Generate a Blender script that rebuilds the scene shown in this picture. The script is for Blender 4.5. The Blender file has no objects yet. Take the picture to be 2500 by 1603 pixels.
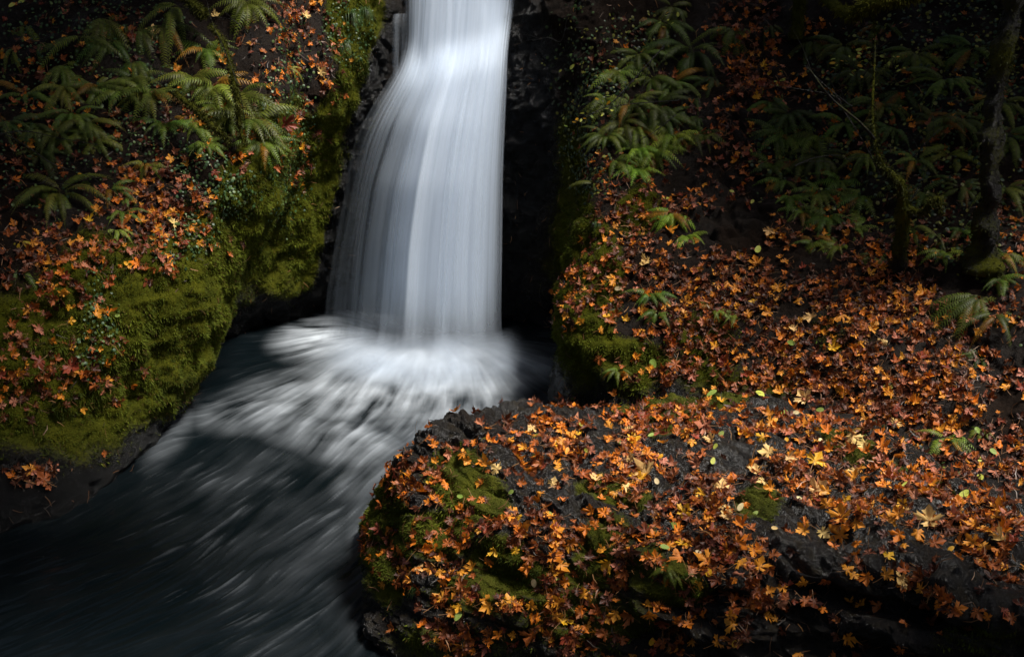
import bpy, math, random
import numpy as np
from mathutils import Vector, Matrix, Quaternion
from mathutils.bvhtree import BVHTree

# ------------------------------------------------------------------ camera, sky, sun, exposure
SC = bpy.context.scene
COL = SC.collection
CAM_Z, PITCH, FPX = 6.2, math.radians(20.0), 2778.0      # lens in pixels of the 2500 px wide photo
cam_d = bpy.data.cameras.new("camera")
cam_d.sensor_width = 36.0
cam_d.lens = FPX / 2500.0 * 36.0
cam_d.clip_start = 0.1
cam_d.clip_end = 2000.0
cam = bpy.data.objects.new("camera", cam_d)
COL.objects.link(cam)
cam.location = (0, 0, CAM_Z)
cam.rotation_euler = (math.radians(90) - PITCH, 0, 0)
SC.camera = cam

SUN_EL, SUN_AZ = math.radians(64), math.radians(98)      # azimuth from +Y towards +X
world = bpy.data.worlds.new("World")
SC.world = world
world.use_nodes = True
wn = world.node_tree
wn.nodes.clear()
w_out = wn.nodes.new("ShaderNodeOutputWorld")
w_bg = wn.nodes.new("ShaderNodeBackground")
w_sky = wn.nodes.new("ShaderNodeTexSky")
w_sky.sky_type = 'NISHITA'
w_sky.sun_disc = False
w_sky.sun_elevation = SUN_EL
w_sky.sun_rotation = SUN_AZ
w_sky.air_density = 1.0
w_sky.dust_density = 4.0
w_sky.ozone_density = 1.0
w_bg.inputs['Strength'].default_value = 0.05
w_hs = wn.nodes.new("ShaderNodeHueSaturation")          # a thin overcast takes most of the blue out of the sky
w_hs.inputs['Saturation'].default_value = 0.85
wn.links.new(w_sky.outputs[0], w_hs.inputs['Color'])
wn.links.new(w_hs.outputs[0], w_bg.inputs['Color'])
wn.links.new(w_bg.outputs[0], w_out.inputs['Surface'])

sun_d = bpy.data.lights.new("sun", 'SUN')
sun_d.energy = 5.0
sun_d.angle = math.radians(15)
sun_d.color = (1.0, 0.96, 0.90)
sun = bpy.data.objects.new("sun", sun_d)
COL.objects.link(sun)
sv = Vector((math.sin(SUN_AZ) * math.cos(SUN_EL), math.cos(SUN_AZ) * math.cos(SUN_EL), math.sin(SUN_EL)))
sun.rotation_euler = (-sv).to_track_quat('-Z', 'Y').to_euler()
sun.location = sv * 30

SC.view_settings.view_transform = 'Standard'
SC.view_settings.look = 'None'
SC.view_settings.exposure = 0.50
SC.view_settings.gamma = 1.0
SC.cycles.max_bounces = 8
SC.cycles.transparent_max_bounces = 24
SC.cycles.use_denoising = True

rng = np.random.default_rng(7)
random.seed(7)

# ------------------------------------------------------------------ helpers: projection
CP, SP = math.cos(PITCH), math.sin(PITCH)
def ray(px, py):
    x = (px - 1250.0) / FPX
    up = -(py - 801.5) / FPX
    return np.array([x, CP + up * SP, -SP + up * CP])
def P(px, py, Y):
    d = ray(px, py)
    return np.array([0, 0, CAM_Z]) + d * (Y / d[1])
def PZ(px, py, z):
    d = ray(px, py)
    return np.array([0, 0, CAM_Z]) + d * ((z - CAM_Z) / d[2])
def proj(V):
    """world points (n,3) -> photo pixels (n,2) and depth"""
    V = np.asarray(V, float)
    x = V[..., 0]; y = V[..., 1]; z = V[..., 2] - CAM_Z
    f = y * CP - z * SP
    u = y * SP + z * CP
    fs = np.where(f < 0.2, 0.2, f)
    return 1250 + FPX * x / fs, 801.5 - FPX * u / fs, f

# ------------------------------------------------------------------ helpers: noise
def _h(ix, iy, iz, s):
    h = (ix.astype(np.int64) * 374761393 + iy.astype(np.int64) * 668265263 + iz.astype(np.int64) * 2147483647 + s * 974634777) & 0xFFFFFFFF
    h = ((h ^ (h >> 13)) * 1274126177) & 0xFFFFFFFF
    h = ((h ^ (h >> 16)) * 2246822519) & 0xFFFFFFFF
    return ((h ^ (h >> 15)) & 0xFFFFFF).astype(np.float64) / 0xFFFFFF
def vnoise(p, s=0):
    i = np.floor(p); f = p - i; i = i.astype(np.int64)
    f = f * f * f * (f * (f * 6 - 15) + 10)
    r = 0
    for dx in (0, 1):
        wx = f[..., 0] if dx else 1 - f[..., 0]
        for dy in (0, 1):
            wy = f[..., 1] if dy else 1 - f[..., 1]
            for dz in (0, 1):
                wz = f[..., 2] if dz else 1 - f[..., 2]
                r = r + wx * wy * wz * _h(i[..., 0] + dx, i[..., 1] + dy, i[..., 2] + dz, s)
    return r * 2 - 1
def fbm(p, o=4, s=0, g=0.5):
    r = 0; a = 1; t = 0
    p = np.array(p, float)
    for k in range(o):
        r = r + a * vnoise(p + k * 17.3, s + k); t += a; a *= g; p = p * 2.03
    return r / t
def ridge(p, o=4, s=0):
    r = 0; a = 1; t = 0
    p = np.array(p, float)
    for k in range(o):
        r = r + a * (1 - 2 * np.abs(vnoise(p + k * 11.1, s + k))); t += a; a *= 0.5; p = p * 2.05
    return r / t
def worley(p, s=0):
    """distance to the nearest and second nearest feature point"""
    i = np.floor(p).astype(np.int64); f = p - i
    d1 = np.full(p.shape[:-1], 9.0); d2 = d1.copy()
    for dx in (-1, 0, 1):
        for dy in (-1, 0, 1):
            for dz in (-1, 0, 1):
                a, b, c = i[..., 0] + dx, i[..., 1] + dy, i[..., 2] + dz
                q = (dx + _h(a, b, c, s) - f[..., 0]) ** 2 + (dy + _h(a, b, c, s + 5) - f[..., 1]) ** 2 + (dz + _h(a, b, c, s + 9) - f[..., 2]) ** 2
                m = q < d1
                d2 = np.where(m, d1, np.minimum(d2, q)); d1 = np.where(m, q, d1)
    return np.sqrt(d1), np.sqrt(d2)
def sstep(a, b, x):
    t = np.clip((x - a) / (b - a), 0, 1)
    return t * t * (3 - 2 * t)
def E(px, py, cx, cy, rx, ry, ang=0, soft=0.45):
    a = math.radians(ang); c, s = math.cos(a), math.sin(a)
    u = ((px - cx) * c + (py - cy) * s) / rx
    v = (-(px - cx) * s + (py - cy) * c) / ry
    return 1 - sstep(1 - soft, 1 + soft, np.sqrt(u * u + v * v))
def EL(px, py, lst, soft=0.45):
    r = np.zeros_like(px)
    for e in lst:
        w = e[5] if len(e) > 5 else 1.0
        r = np.maximum(r, w * E(px, py, e[0], e[1], e[2], e[3], e[4] if len(e) > 4 else 0, soft))
    return r

# ------------------------------------------------------------------ helpers: objects
def tag(o, label=None, cat=None, group=None, kind=None):
    if label: o['label'] = label
    if cat: o['category'] = cat
    if group: o['group'] = group
    if kind: o['kind'] = kind
    return o
def mesh_np(name, V, F, mat, attrs=None, smooth=True, parent=None, link=True):
    """F: list of (m,k) int arrays of polygons"""
    me = bpy.data.meshes.new(name)
    if isinstance(F, np.ndarray): F = [F]
    V = np.asarray(V, np.float32)
    me.vertices.add(len(V)); me.vertices.foreach_set('co', V.ravel())
    loops = np.concatenate([f.ravel() for f in F]).astype(np.int32)
    tot = np.concatenate([np.full(len(f), f.shape[1], np.int32) for f in F])
    start = np.concatenate([[0], np.cumsum(tot)[:-1]]).astype(np.int32)
    me.loops.add(len(loops)); me.loops.foreach_set('vertex_index', loops)
    me.polygons.add(len(tot)); me.polygons.foreach_set('loop_start', start)
    me.polygons.foreach_set('loop_total', tot)
    if smooth: me.polygons.foreach_set('use_smooth', np.ones(len(tot), bool))
    for k, a in (attrs or {}).items():
        a = np.asarray(a, np.float32)
        if a.ndim == 1:
            at = me.attributes.new(k, 'FLOAT', 'POINT'); at.data.foreach_set('value', a)
        else:
            if a.shape[1] == 3: a = np.concatenate([a, np.ones((len(a), 1), np.float32)], 1)
            at = me.attributes.new(k, 'FLOAT_COLOR', 'POINT'); at.data.foreach_set('color', a.ravel())
    me.update(calc_edges=True); me.validate()
    if mat: me.materials.append(mat)
    o = bpy.data.objects.new(name, me)
    if link: COL.objects.link(o)
    if parent: o.parent = parent
    return o
def grid_faces(nr, nc, c0=0, c1=None):
    c1 = nc if c1 is None else c1
    r = np.arange(nr - 1)[:, None]; c = np.arange(c0, c1 - 1)[None, :]
    a = (r * nc + c).ravel()
    return np.stack([a, a + 1, a + nc + 1, a + nc], 1)
def grid_normals(G):
    du = np.gradient(G, axis=1); dv = np.gradient(G, axis=0)
    n = np.cross(du, dv); n /= np.linalg.norm(n, axis=2, keepdims=True) + 1e-12
    return n
def crom(A, n, axis):
    """Catmull-Rom through the control points of array A along axis, n steps per segment"""
    A = np.moveaxis(A, axis, 0); m = len(A); out = []
    for i in range(m - 1):
        p0, p1, p2, p3 = A[max(i - 1, 0)], A[i], A[i + 1], A[min(i + 2, m - 1)]
        k = n[i] if isinstance(n, (list, tuple)) else n
        for t in np.arange(k) / k:
            out.append(0.5 * (2 * p1 + (p2 - p0) * t + (2 * p0 - 5 * p1 + 4 * p2 - p3) * t * t + (3 * p1 - p0 - 3 * p2 + p3) * t ** 3))
    out.append(A[-1])
    return np.moveaxis(np.array(out), 0, axis)

# ------------------------------------------------------------------ helpers: materials
class NT:
    def __init__(s, name):
        s.m = bpy.data.materials.new(name); s.m.use_nodes = True
        s.t = s.m.node_tree; s.t.nodes.clear()
        s.out = s.n('OutputMaterial')
    def n(s, kind, **kw):
        nd = s.t.nodes.new('ShaderNode' + kind)
        for k, v in kw.items():
            if k.startswith('_'): setattr(nd, k[1:], v)
        return nd
    def l(s, a, b): s.t.links.new(a, b)
    def attr(s, name):
        return s.n('Attribute', _attribute_name=name)
    def noise(s, scale, detail=4, rough=0.6, coord=None):
        nd = s.n('TexNoise'); nd.inputs['Scale'].default_value = scale
        nd.inputs['Detail'].default_value = detail; nd.inputs['Roughness'].default_value = rough
        if coord is None:
            if not hasattr(s, 'tc'): s.tc = s.n('TexCoord')
            coord = s.tc.outputs['Object']
        s.l(coord, nd.inputs['Vector'])
        return nd.outputs['Fac']
    def ramp(s, fac, stops):
        nd = s.n('ValToRGB'); e = nd.color_ramp.elements
        while len(e) < len(stops): e.new(0.5)
        for k, (p, c) in enumerate(stops):
            e[k].position = p; e[k].color = (*c, 1) if not isinstance(c, (int, float)) else (c, c, c, 1)
        s.l(fac, nd.inputs[0]); return nd.outputs[0]
    def mix(s, f, a, b, blend='MIX'):
        nd = s.n('Mix', _data_type='RGBA', _blend_type=blend)
        for sock, v in ((nd.inputs[0], f), (nd.inputs[6], a), (nd.inputs[7], b)):
            if isinstance(v, (int, float)): sock.default_value = v
            elif isinstance(v, tuple): sock.default_value = (*v, 1)
            else: s.l(v, sock)
        return nd.outputs[2]
    def math(s, op, a, b=0.5, clamp=False):
        nd = s.n('Math', _operation=op, _use_clamp=clamp)
        for sock, v in ((nd.inputs[0], a), (nd.inputs[1], b)):
            if isinstance(v, (int, float)): sock.default_value = v
            else: s.l(v, sock)
        return nd.outputs[0]
    def bsdf(s, color, rough, spec=0.5, normal=None):
        nd = s.n('BsdfPrincipled')
        for k, v in (('Base Color', color), ('Roughness', rough), ('Specular IOR Level', spec)):
            if isinstance(v, (int, float)): nd.inputs[k].default_value = v
            elif isinstance(v, tuple): nd.inputs[k].default_value = (*v, 1)
            else: s.l(v, nd.inputs[k])
        if normal is not None: s.l(normal, nd.inputs['Normal'])
        return nd
    def bump(s, h, strength, dist):
        nd = s.n('Bump'); nd.inputs['Strength'].default_value = strength; nd.inputs['Distance'].default_value = dist
        s.l(h, nd.inputs['Height']); return nd.outputs[0]
    def done(s, shader):
        s.l(shader, s.out.inputs['Surface']); return s.m

def mat_ground(name):
    """wet dark rock and soil, with moss where the 'moss' attribute says so"""
    t = NT(name)
    moss, soil = t.attr('moss').outputs['Fac'], t.attr('soil').outputs['Fac']
    n1, n2, n3 = t.noise(3.0, 6), t.noise(28, 5, 0.7), t.noise(90, 4, 0.7)
    rock = t.mix(n1, (0.006, 0.0055, 0.005), (0.020, 0.017, 0.015))
    rock = t.mix(t.ramp(n2, [(0.58, 0.0), (0.80, 0.8)]), rock, (0.030, 0.024, 0.018))
    rock = t.mix(t.ramp(t.noise(11, 5, 0.75), [(0.48, 0.0), (0.62, 0.75)]), rock, (0.030, 0.023, 0.012))
    soilc = t.mix(n2, (0.006, 0.004, 0.003), (0.022, 0.013, 0.008))
    base = t.mix(soil, rock, soilc)
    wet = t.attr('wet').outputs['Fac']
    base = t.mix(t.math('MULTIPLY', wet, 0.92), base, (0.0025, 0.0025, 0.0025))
    mcol = t.mix(t.ramp(n1, [(0.3, 0.0), (0.7, 1.0)]), (0.050, 0.060, 0.006), (0.130, 0.130, 0.010))
    mcol = t.mix(t.math('MULTIPLY', n3, 0.8), mcol, (0.026, 0.026, 0.004))
    mm = t.math('MULTIPLY', t.math('ADD', moss, t.math('MULTIPLY', t.math('SUBTRACT', n2, 0.5), 0.9)), 1.0, True)
    mm = t.ramp(mm, [(0.3, 0.0), (0.6, 1.0)])
    col = t.mix(mm, base, mcol)
    rough = t.math('ADD', t.ramp(mm, [(0.0, 0.20), (1.0, 0.85)]), t.math('MULTIPLY', soil, 0.45), True)
    rough = t.math('ADD', rough, t.math('MULTIPLY', t.math('SUBTRACT', n2, 0.5), 0.35), True)
    spec = t.math('MULTIPLY', t.ramp(mm, [(0.0, 0.42), (1.0, 0.12)]), t.math('SUBTRACT', 1.0, t.math('MULTIPLY', soil, 0.85)))
    hgt = t.math('ADD', n3, t.math('MULTIPLY', n2, 1.5))
    return t.done(t.bsdf(col, rough, spec, t.bump(hgt, 0.9, 0.03)).outputs[0])
M_GROUND = mat_ground('wet_rock_and_moss')
SHADE = [  # shade trees added out of view: x, y, ground z, height, crown radii, crown centre z, leaf clumps, leaf size, label
 (-9.0, 19.0, 6.0, 6, (2.6, 2.2, 1.2), 10.0, 2000, 'maple high on the left bank above the ferns'),
 (-9.8, 13.5, 3.0, 9, (2.2, 2.4, 1.2), 9.8, 1800, 'maple leaning over the left bank'),
 (11.0, 18.0, 6.0, 8, (3.2, 3.0, 1.4), 11.6, 2300, 'tall maple high on the right slope'),
 (8.0, 3.6, 2.0, 9, (4.4, 1.2, 1.0), 9.8, 2600, 'maple by the viewing path at the right'),
 (-6.5, 6.5, 0.6, 9, (3.2, 1.5, 1.0), 9.8, 2000, 'maple leaning far out over the dark pool outlet'),
]
# ------------------------------------------------------------------ the gorge: one control net, three pieces
# each column: waterline, then points going up the bank, as (photo x, photo y, metres ahead)
W = None
COLS = [
 [(-700,1450,9.0),(-700,1200,9.4),(-700,1000,9.8),(-700,760,10.2),(-700,500,11.2),(-700,250,12.8),(-700,-100,15.0)],
 [(-300,1370,W),(-300,1180,10.5),(-300,980,10.8),(-300,740,11.3),(-300,490,12.3),(-300,250,13.7),(-300,-100,15.8)],
 [(0,1295,W),(0,1120,11.1),(0,920,11.5),(0,690,12.1),(0,480,13.0),(0,250,14.2),(0,-100,16.2)],
 [(200,1225,W),(215,1050,11.75),(225,840,12.1),(225,660,12.6),(220,480,13.3),(220,250,14.5),(220,-100,16.4)],
 [(330,1120,W),(370,960,12.6),(390,780,12.8),(400,645,13.1),(400,480,13.7),(400,260,14.7),(420,-100,16.5)],
 [(420,1020,W),(465,900,13.5),(515,720,13.6),(530,575,13.7),(540,450,14.0),(540,270,14.8),(570,-100,16.6)],
 [(490,870,W),(540,760,15.2),(560,650,14.9),(615,560,14.7),(655,430,14.6),(660,320,14.8),(650,-100,16.8)],
 [(590,815,W),(610,720,16.4),(640,600,16.3),(670,480,16.2),(695,350,16.3),(710,200,16.7),(720,-100,17.6)],
 [(690,790,W),(705,700,17.0),(730,590,17.1),(750,470,17.1),(775,330,17.15),(800,180,17.3),(820,-100,18.0)],
 [(770,770,W),(790,690,17.5),(810,580,17.6),(835,450,17.7),(880,320,17.8),(930,160,18.1),(965,-100,18.6)],
 [(1000,765,W),(1000,680,17.7),(1000,560,17.8),(1010,430,17.9),(1040,300,18.0),(1070,150,18.3),(1100,-100,18.8)],
 [(1235,775,W),(1235,690,17.6),(1238,570,17.6),(1240,440,17.7),(1245,310,17.8),(1252,160,18.0),(1270,-100,18.5)],
 [(1330,790,W),(1330,700,17.0),(1335,580,17.0),(1345,450,17.1),(1355,320,17.2),(1365,170,17.5),(1380,-100,18.2)],
 [(1368,835,W),(1385,740,16.3),(1398,620,16.2),(1415,490,16.2),(1435,350,16.3),(1450,190,16.8),(1465,-100,18.0)],
 [(1365,1015,W),(1378,900,14.0),(1372,780,14.0),(1405,680,14.3),(1475,520,15.0),(1540,300,16.3),(1610,-100,18.6)],
 [(1480,1080,W),(1500,960,13.0),(1520,850,13.2),(1560,720,13.8),(1620,560,14.7),(1680,330,16.2),(1760,-100,18.8)],
 [(1760,1080,12.2),(1770,980,12.5),(1790,850,13.0),(1820,720,13.6),(1860,560,14.5),(1900,330,15.9),(1960,-100,18.6)],
 [(2150,1220,10.8),(2150,1050,11.5),(2150,880,12.2),(2150,720,12.9),(2160,560,13.8),(2180,330,15.2),(2200,-100,17.8)],
 [(2500,1340,9.6),(2500,1110,10.6),(2500,920,11.4),(2500,740,12.2),(2500,560,13.2),(2500,330,14.7),(2500,-100,17.2)],
 [(3000,1420,8.9),(3000,1180,9.9),(3000,960,10.8),(3000,760,11.6),(3000,560,12.6),(3000,330,14.0),(3000,-100,16.5)],
 [(3900,1420,8.9),(3900,1180,9.4),(3900,960,10.0),(3900,760,10.8),(3900,560,11.6),(3900,330,12.8),(3900,-100,14.5)],
]
net = []
for c in COLS:
    pts = []
    for (px, py, Y) in c:
        pts.append(PZ(px, py, 0.0) if Y is None else P(px, py, Y))
    foot = pts[0].copy(); d = pts[1] - pts[0]
    foot = foot - np.array([d[0] * 0.1, d[1] * 0.1 + 0.1, 0]); foot[2] = min(-0.9, foot[2] - 1.2)
    top = pts[-1]; g = top - pts[-2]
    t1 = top + g / max(g[2], 0.5) * 2.5; t1[2] = top[2] + 2.5
    t2 = t1 + np.array([g[0], g[1], 0]) / max(g[2], 0.5) * 4.0; t2[2] = t1[2] + 3.0
    net.append([foot] + pts + [t1, t2])
net = np.array(net)                       # (columns, rows, 3)
CN = [24, 40, 56, 56, 56, 60, 60, 56, 50, 44, 30, 44, 50, 60, 60, 64, 72, 64, 44, 20]
RN = [10, 46, 56, 52, 56, 56, 70, 24, 10]
G = crom(crom(net, CN, 0), RN, 1)         # (cols, rows, 3)
G = np.transpose(G, (1, 0, 2))            # rows, cols
NRM = grid_normals(G)
if NRM[100, 500, 1] > 0: NRM = -NRM
GR, GC = G.shape[:2]
px, py, _ = proj(G)

# what grows where (a property of the ground itself)
moss = EL(px, py, [(300,900,350,280,-10,1.1),(480,660,75,150,0),(600,540,75,150),(640,450,60,180),(720,620,90,200,0,.85),(700,420,70,200,0,.55),
    (850,260,60,210,15),(870,60,70,150),(785,420,60,220,10,.85),(730,640,60,120,0,.7),(560,720,60,130,0,.7),
    (1440,640,70,150,-20),(1420,800,80,150),(1400,950,70,110,0,.8),(1530,900,110,90,0,.75),(1650,930,160,60,0,.6),(1380,470,60,200,0,.5),(1340,560,60,260,0,.35),
    (1560,520,60,60,0,.7),(1700,820,90,60,0,.45),(2050,820,80,60,0,.3),(1830,960,120,40,0,.5)])
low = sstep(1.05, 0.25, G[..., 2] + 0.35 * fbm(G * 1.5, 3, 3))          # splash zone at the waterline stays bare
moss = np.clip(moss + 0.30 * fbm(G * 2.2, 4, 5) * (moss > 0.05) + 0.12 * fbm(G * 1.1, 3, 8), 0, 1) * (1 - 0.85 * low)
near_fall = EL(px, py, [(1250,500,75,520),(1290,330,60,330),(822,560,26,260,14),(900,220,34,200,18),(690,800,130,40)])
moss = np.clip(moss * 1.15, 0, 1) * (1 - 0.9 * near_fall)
soil = np.clip(0.85 + 0.5 * fbm(G * 1.7, 3, 21), 0, 1) * (1 - near_fall) * (1 - low)
chute = EL(px, py, [(1830,180,70,210),(1800,430,90,160),(1800,560,110,90)])
# shape: broad crags, ledges, moss cushions, grit
big = fbm(G * 0.75, 3, 31) * 0.22 + ridge(G * np.array([1.3, 1.3, 1.9]), 4, 35) * 0.10
w1, w2 = worley(G * np.array([3.4, 3.4, 2.6]), 41)
w3, w4 = worley(G * 8.0, 43)
cush = (0.55 - w1) * 0.16 + (0.5 - w3) * 0.06
crag = ridge(G * np.array([4.5, 4.5, 6.5]), 4, 51) * 0.035 + np.minimum(w2 - w1, 0.35) * 0.16
edge_fade = np.ones((GR, GC))
H = big + moss * cush + (1 - moss) * (crag - 0.04) * (0.6 + 0.9 * np.maximum(near_fall, chute)) + fbm(G * 14, 3, 61) * 0.018
led = np.sin(G[..., 2] * 17 + fbm(G * 1.2, 2, 71) * 5); H += chute * 0.06 * sstep(-.2, .9, led)
G = G + NRM * H[..., None]
NRM = grid_normals(G)
if NRM[100, 500, 1] > 0: NRM = -NRM
flatV = G.reshape(-1, 3)
cum = np.concatenate([[0], np.cumsum(CN)])
cutL, cutR = int(cum[8] + 20), int(cum[12] + 10)
def piece(name, c0, c1):
    sub = G[:, c0:c1]; nr, nc = sub.shape[:2]
    o = mesh_np(name, sub.reshape(-1, 3), grid_faces(nr, nc), M_GROUND,
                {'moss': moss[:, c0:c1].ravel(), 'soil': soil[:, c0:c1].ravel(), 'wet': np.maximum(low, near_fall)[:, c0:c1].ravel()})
    return tag(o, kind='structure')
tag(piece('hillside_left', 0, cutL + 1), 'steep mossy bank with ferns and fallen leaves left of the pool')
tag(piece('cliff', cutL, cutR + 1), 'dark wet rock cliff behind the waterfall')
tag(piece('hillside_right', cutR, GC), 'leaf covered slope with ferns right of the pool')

# ------------------------------------------------------------------ the boulder in the foreground
BC = [
 [(895,1330,-.5),(895,1360,-.5),(897,1400,-.5),(900,1450,-.5),(900,1500,-.5),(900,1560,-.5)],
 [(945,1200,9.9),(932,1255,9.75),(922,1320,9.5),(915,1400,9.3),(908,1480,9.05),(905,1560,8.8)],
 [(1010,1118,9.8),(1005,1180,9.5),(1000,1280,9.1),(990,1400,8.8),(985,1500,8.65),(985,1600,8.5)],
 [(1130,1040,10.05),(1130,1110,9.65),(1130,1210,9.15),(1125,1330,8.75),(1120,1460,8.5),(1120,1610,8.25)],
 [(1265,1013,10.35),(1260,1090,9.8),(1260,1190,9.2),(1255,1320,8.65),(1250,1450,8.35),(1250,1620,8.1)],
 [(1425,1030,10.4),(1430,1090,9.9),(1430,1190,9.25),(1430,1310,8.65),(1430,1450,8.3),(1430,1620,8.05)],
 [(1570,1003,11.0),(1590,1070,10.2),(1600,1170,9.4),(1610,1340,8.3),(1620,1470,8.0),(1630,1630,7.8)],
 [(1760,998,11.1),(1775,1080,10.1),(1790,1190,9.1),(1800,1360,8.05),(1810,1480,7.8),(1820,1640,7.6)],
 [(1960,1030,10.7),(1970,1110,9.8),(1980,1220,8.85),(1990,1380,7.85),(2000,1470,7.65),(2010,1640,7.45)],
 [(2150,1110,9.95),(2160,1180,9.25),(2170,1270,8.5),(2180,1400,7.6),(2190,1500,7.4),(2200,1650,7.2)],
 [(2320,1205,9.1),(2330,1250,8.7),(2340,1320,8.1),(2350,1445,7.25),(2360,1530,7.1),(2370,1670,6.95)],
 [(2520,1275,8.5),(2530,1320,8.1),(2540,1390,7.6),(2550,1480,7.05),(2560,1560,6.9),(2570,1680,6.8)],
 [(2900,1400,7.6),(2910,1440,7.3),(2920,1490,7.05),(2930,1560,6.7),(2940,1620,6.6),(2950,1720,6.5)],
]
bn = []
for k, c in enumerate(BC):
    pts = [PZ(a, b, Y) if Y < 0 else P(a, b, Y) for (a, b, Y) in c]
    back = pts[0] + np.array([0, 0.22, -0.45]); back2 = pts[0] + np.array([0, 0.35, 0]); back2[2] = -0.7
    ft = pts[-1] + np.array([0, -0.12, 0]); ft[2] = -0.8
    if k == 0: back[2] = -0.6
    bn.append([back2, back] + pts + [ft])
bn = np.array(bn)
BCN = [26, 36, 54, 56, 60, 60, 64, 64, 60, 54, 48, 30]
BRN = [12, 20, 56, 64, 90, 64, 60, 20]
B = np.transpose(crom(crom(bn, BCN, 0), BRN, 1), (1, 0, 2))
BN_ = grid_normals(B)
if BN_[120, 300, 2] < 0: BN_ = -BN_
BR, BCc = B.shape[:2]
px, py, _ = proj(B)
bmoss = EL(px, py, [(960,1320,55,160,0,.9),(1115,1170,70,60),(1160,1230,90,60,20),(1080,1310,90,60),(1230,1370,90,50),(1330,1415,80,50,0,.9),(1170,1450,120,60,0,.8),
    (1520,1240,80,30),(1450,1210,50,30),(1640,1070,80,40,0,.8),(1560,1020,70,20),(1700,1005,140,18),(2060,1110,70,20,30),(2110,1130,50,16,30),(2230,1190,60,20,35),(2310,1225,70,16,35),
    (1850,1250,60,40,0,.7),(1660,1430,70,50,0,.9),(1500,1330,60,60,0,.6),(1450,1400,60,80,0,.7),(1420,1500,200,70,0,.6),(1130,1560,180,60,0,.5),(2400,1550,120,50,0,.35),(1590,1390,60,60,0,.5)])
bmoss = np.clip(bmoss + 0.35 * fbm(B * 2.6, 4, 105) * (bmoss > 0.04) + 0.10 * fbm(B * 1.5, 3, 108), 0, 1)
bsoil = np.clip(fbm(B * 2.4, 3, 121) * 1.2 - 0.15, 0, 0.5)
# ribs run down to the right like the bedding of the rock
ca, sa = math.cos(math.radians(-38)), math.sin(math.radians(-38))
Q = np.stack([B[..., 0] * ca - B[..., 1] * sa, B[..., 0] * sa + B[..., 1] * ca, B[..., 2]], -1)
Q2 = np.stack([(B[..., 0] * ca + B[..., 1] * sa) * 0.55, (-B[..., 0] * sa + B[..., 1] * ca) * 1.7, B[..., 2] * 1.7], -1)
rightish = sstep(1250, 1750, px)
front = sstep(1330, 1480, py) * rightish
rib = ridge(Q2 * 1.25, 3, 131)
w1, w2 = worley(Q2 * 2.6, 141)
w3, w4 = worley(B * 7.5, 143)
H = fbm(B * 1.1, 3, 151) * 0.14 + rib * 0.11 * (0.4 + 0.6 * rightish) + np.minimum(w2 - w1, 0.30) * 0.30
w5, w6 = worley(Q2 * 5.5 + 0.3 * fbm(B * 4, 2, 149)[..., None], 147)
H += (1 - bmoss) * (ridge(B * 5, 5, 161) * 0.035 + np.minimum(w6 - w5, 0.22) * 0.16 + np.minimum(w4 - w3, 0.25) * 0.05) + bmoss * (0.5 - w3) * 0.10
H += front * (ridge(B * np.array([1.4, 1.4, 3.2]), 4, 171) * 0.26 - 0.05) + (1 - 0.6 * bmoss) * (ridge(B * 15, 3, 181) * 0.012 + fbm(B * 34, 2, 185) * 0.008)
H -= 0.30 * EL(px, py, [(2150,1478,210,26,14,1),(2000,1392,62,20,0,.9),(1780,1455,60,24,0,.6),(2080,1570,160,22,6,.8),(2300,1600,140,24,8,.7),(1600,1550,60,40,0,.6),(1230,1400,70,26,30,.5),(1690,1180,70,10,0,.25),(1830,1170,100,9,20,.3),(2050,1165,110,9,22,.35),(1290,1150,40,14,40,.4)], .5)
H *= sstep(-0.5, 0.35, B[..., 2])
B = B + BN_ * H[..., None]
BN_ = grid_normals(B)
if BN_[120, 300, 2] < 0: BN_ = -BN_
boulder = mesh_np('boulder', B.reshape(-1, 3), grid_faces(BR, BCc), M_GROUND, {'moss': bmoss.ravel(), 'soil': bsoil.ravel()})
tag(boulder, 'huge wet dark boulder strewn with orange leaves and moss jutting into the pool', 'boulder')
# ------------------------------------------------------------------ the pool
WX0, WX1, WY0, WY1, WS = -8.5, 3.2, 6.0, 18.4, 0.02
wx = np.arange(WX0, WX1, WS); wy = np.arange(WY0, WY1, WS)
X, Y = np.meshgrid(wx, wy)
WP = np.stack([X, Y, np.zeros_like(X)], -1)
px, py, _ = proj(WP)
imp = PZ(1045, 842, 0.0)                 # where the fall strikes the pool
dx, dy = X - np.clip(X, imp[0] - 1.2, imp[0] + 0.8) * 0.45 - imp[0] * 0.55, Y - imp[1] - 0.5
rr = np.sqrt(dx * dx + dy * dy) + 1e-6
vx, vy = dx / rr, dy / rr
near = np.exp(-(rr / 4.3) ** 4)
down = np.array([-0.60, -0.80])
swx = fbm(WP * 0.7, 2, 201) * 0.40 + fbm(WP * 2.0, 2, 203) * 0.16; swy = fbm(WP * 0.7, 2, 207) * 0.3 + fbm(WP * 2.0, 2, 209) * 0.12
VX = near * vx + (1 - near) * (down[0] + swx); VY = near * vy + (1 - near) * (down[1] + swy)
VX = VX + 0.15 * swx; VY = VY + 0.15 * swy
n = np.sqrt(VX ** 2 + VY ** 2) + 1e-6; VX /= n; VY /= n
def bil(A, r, c):
    r = np.clip(r, 0, A.shape[0] - 1.001); c = np.clip(c, 0, A.shape[1] - 1.001)
    i = r.astype(int); j = c.astype(int); fr = r - i; fc = c - j
    return A[i, j] * (1 - fr) * (1 - fc) + A[i, j + 1] * (1 - fr) * fc + A[i + 1, j] * fr * (1 - fc) + A[i + 1, j + 1] * fr * fc
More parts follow.
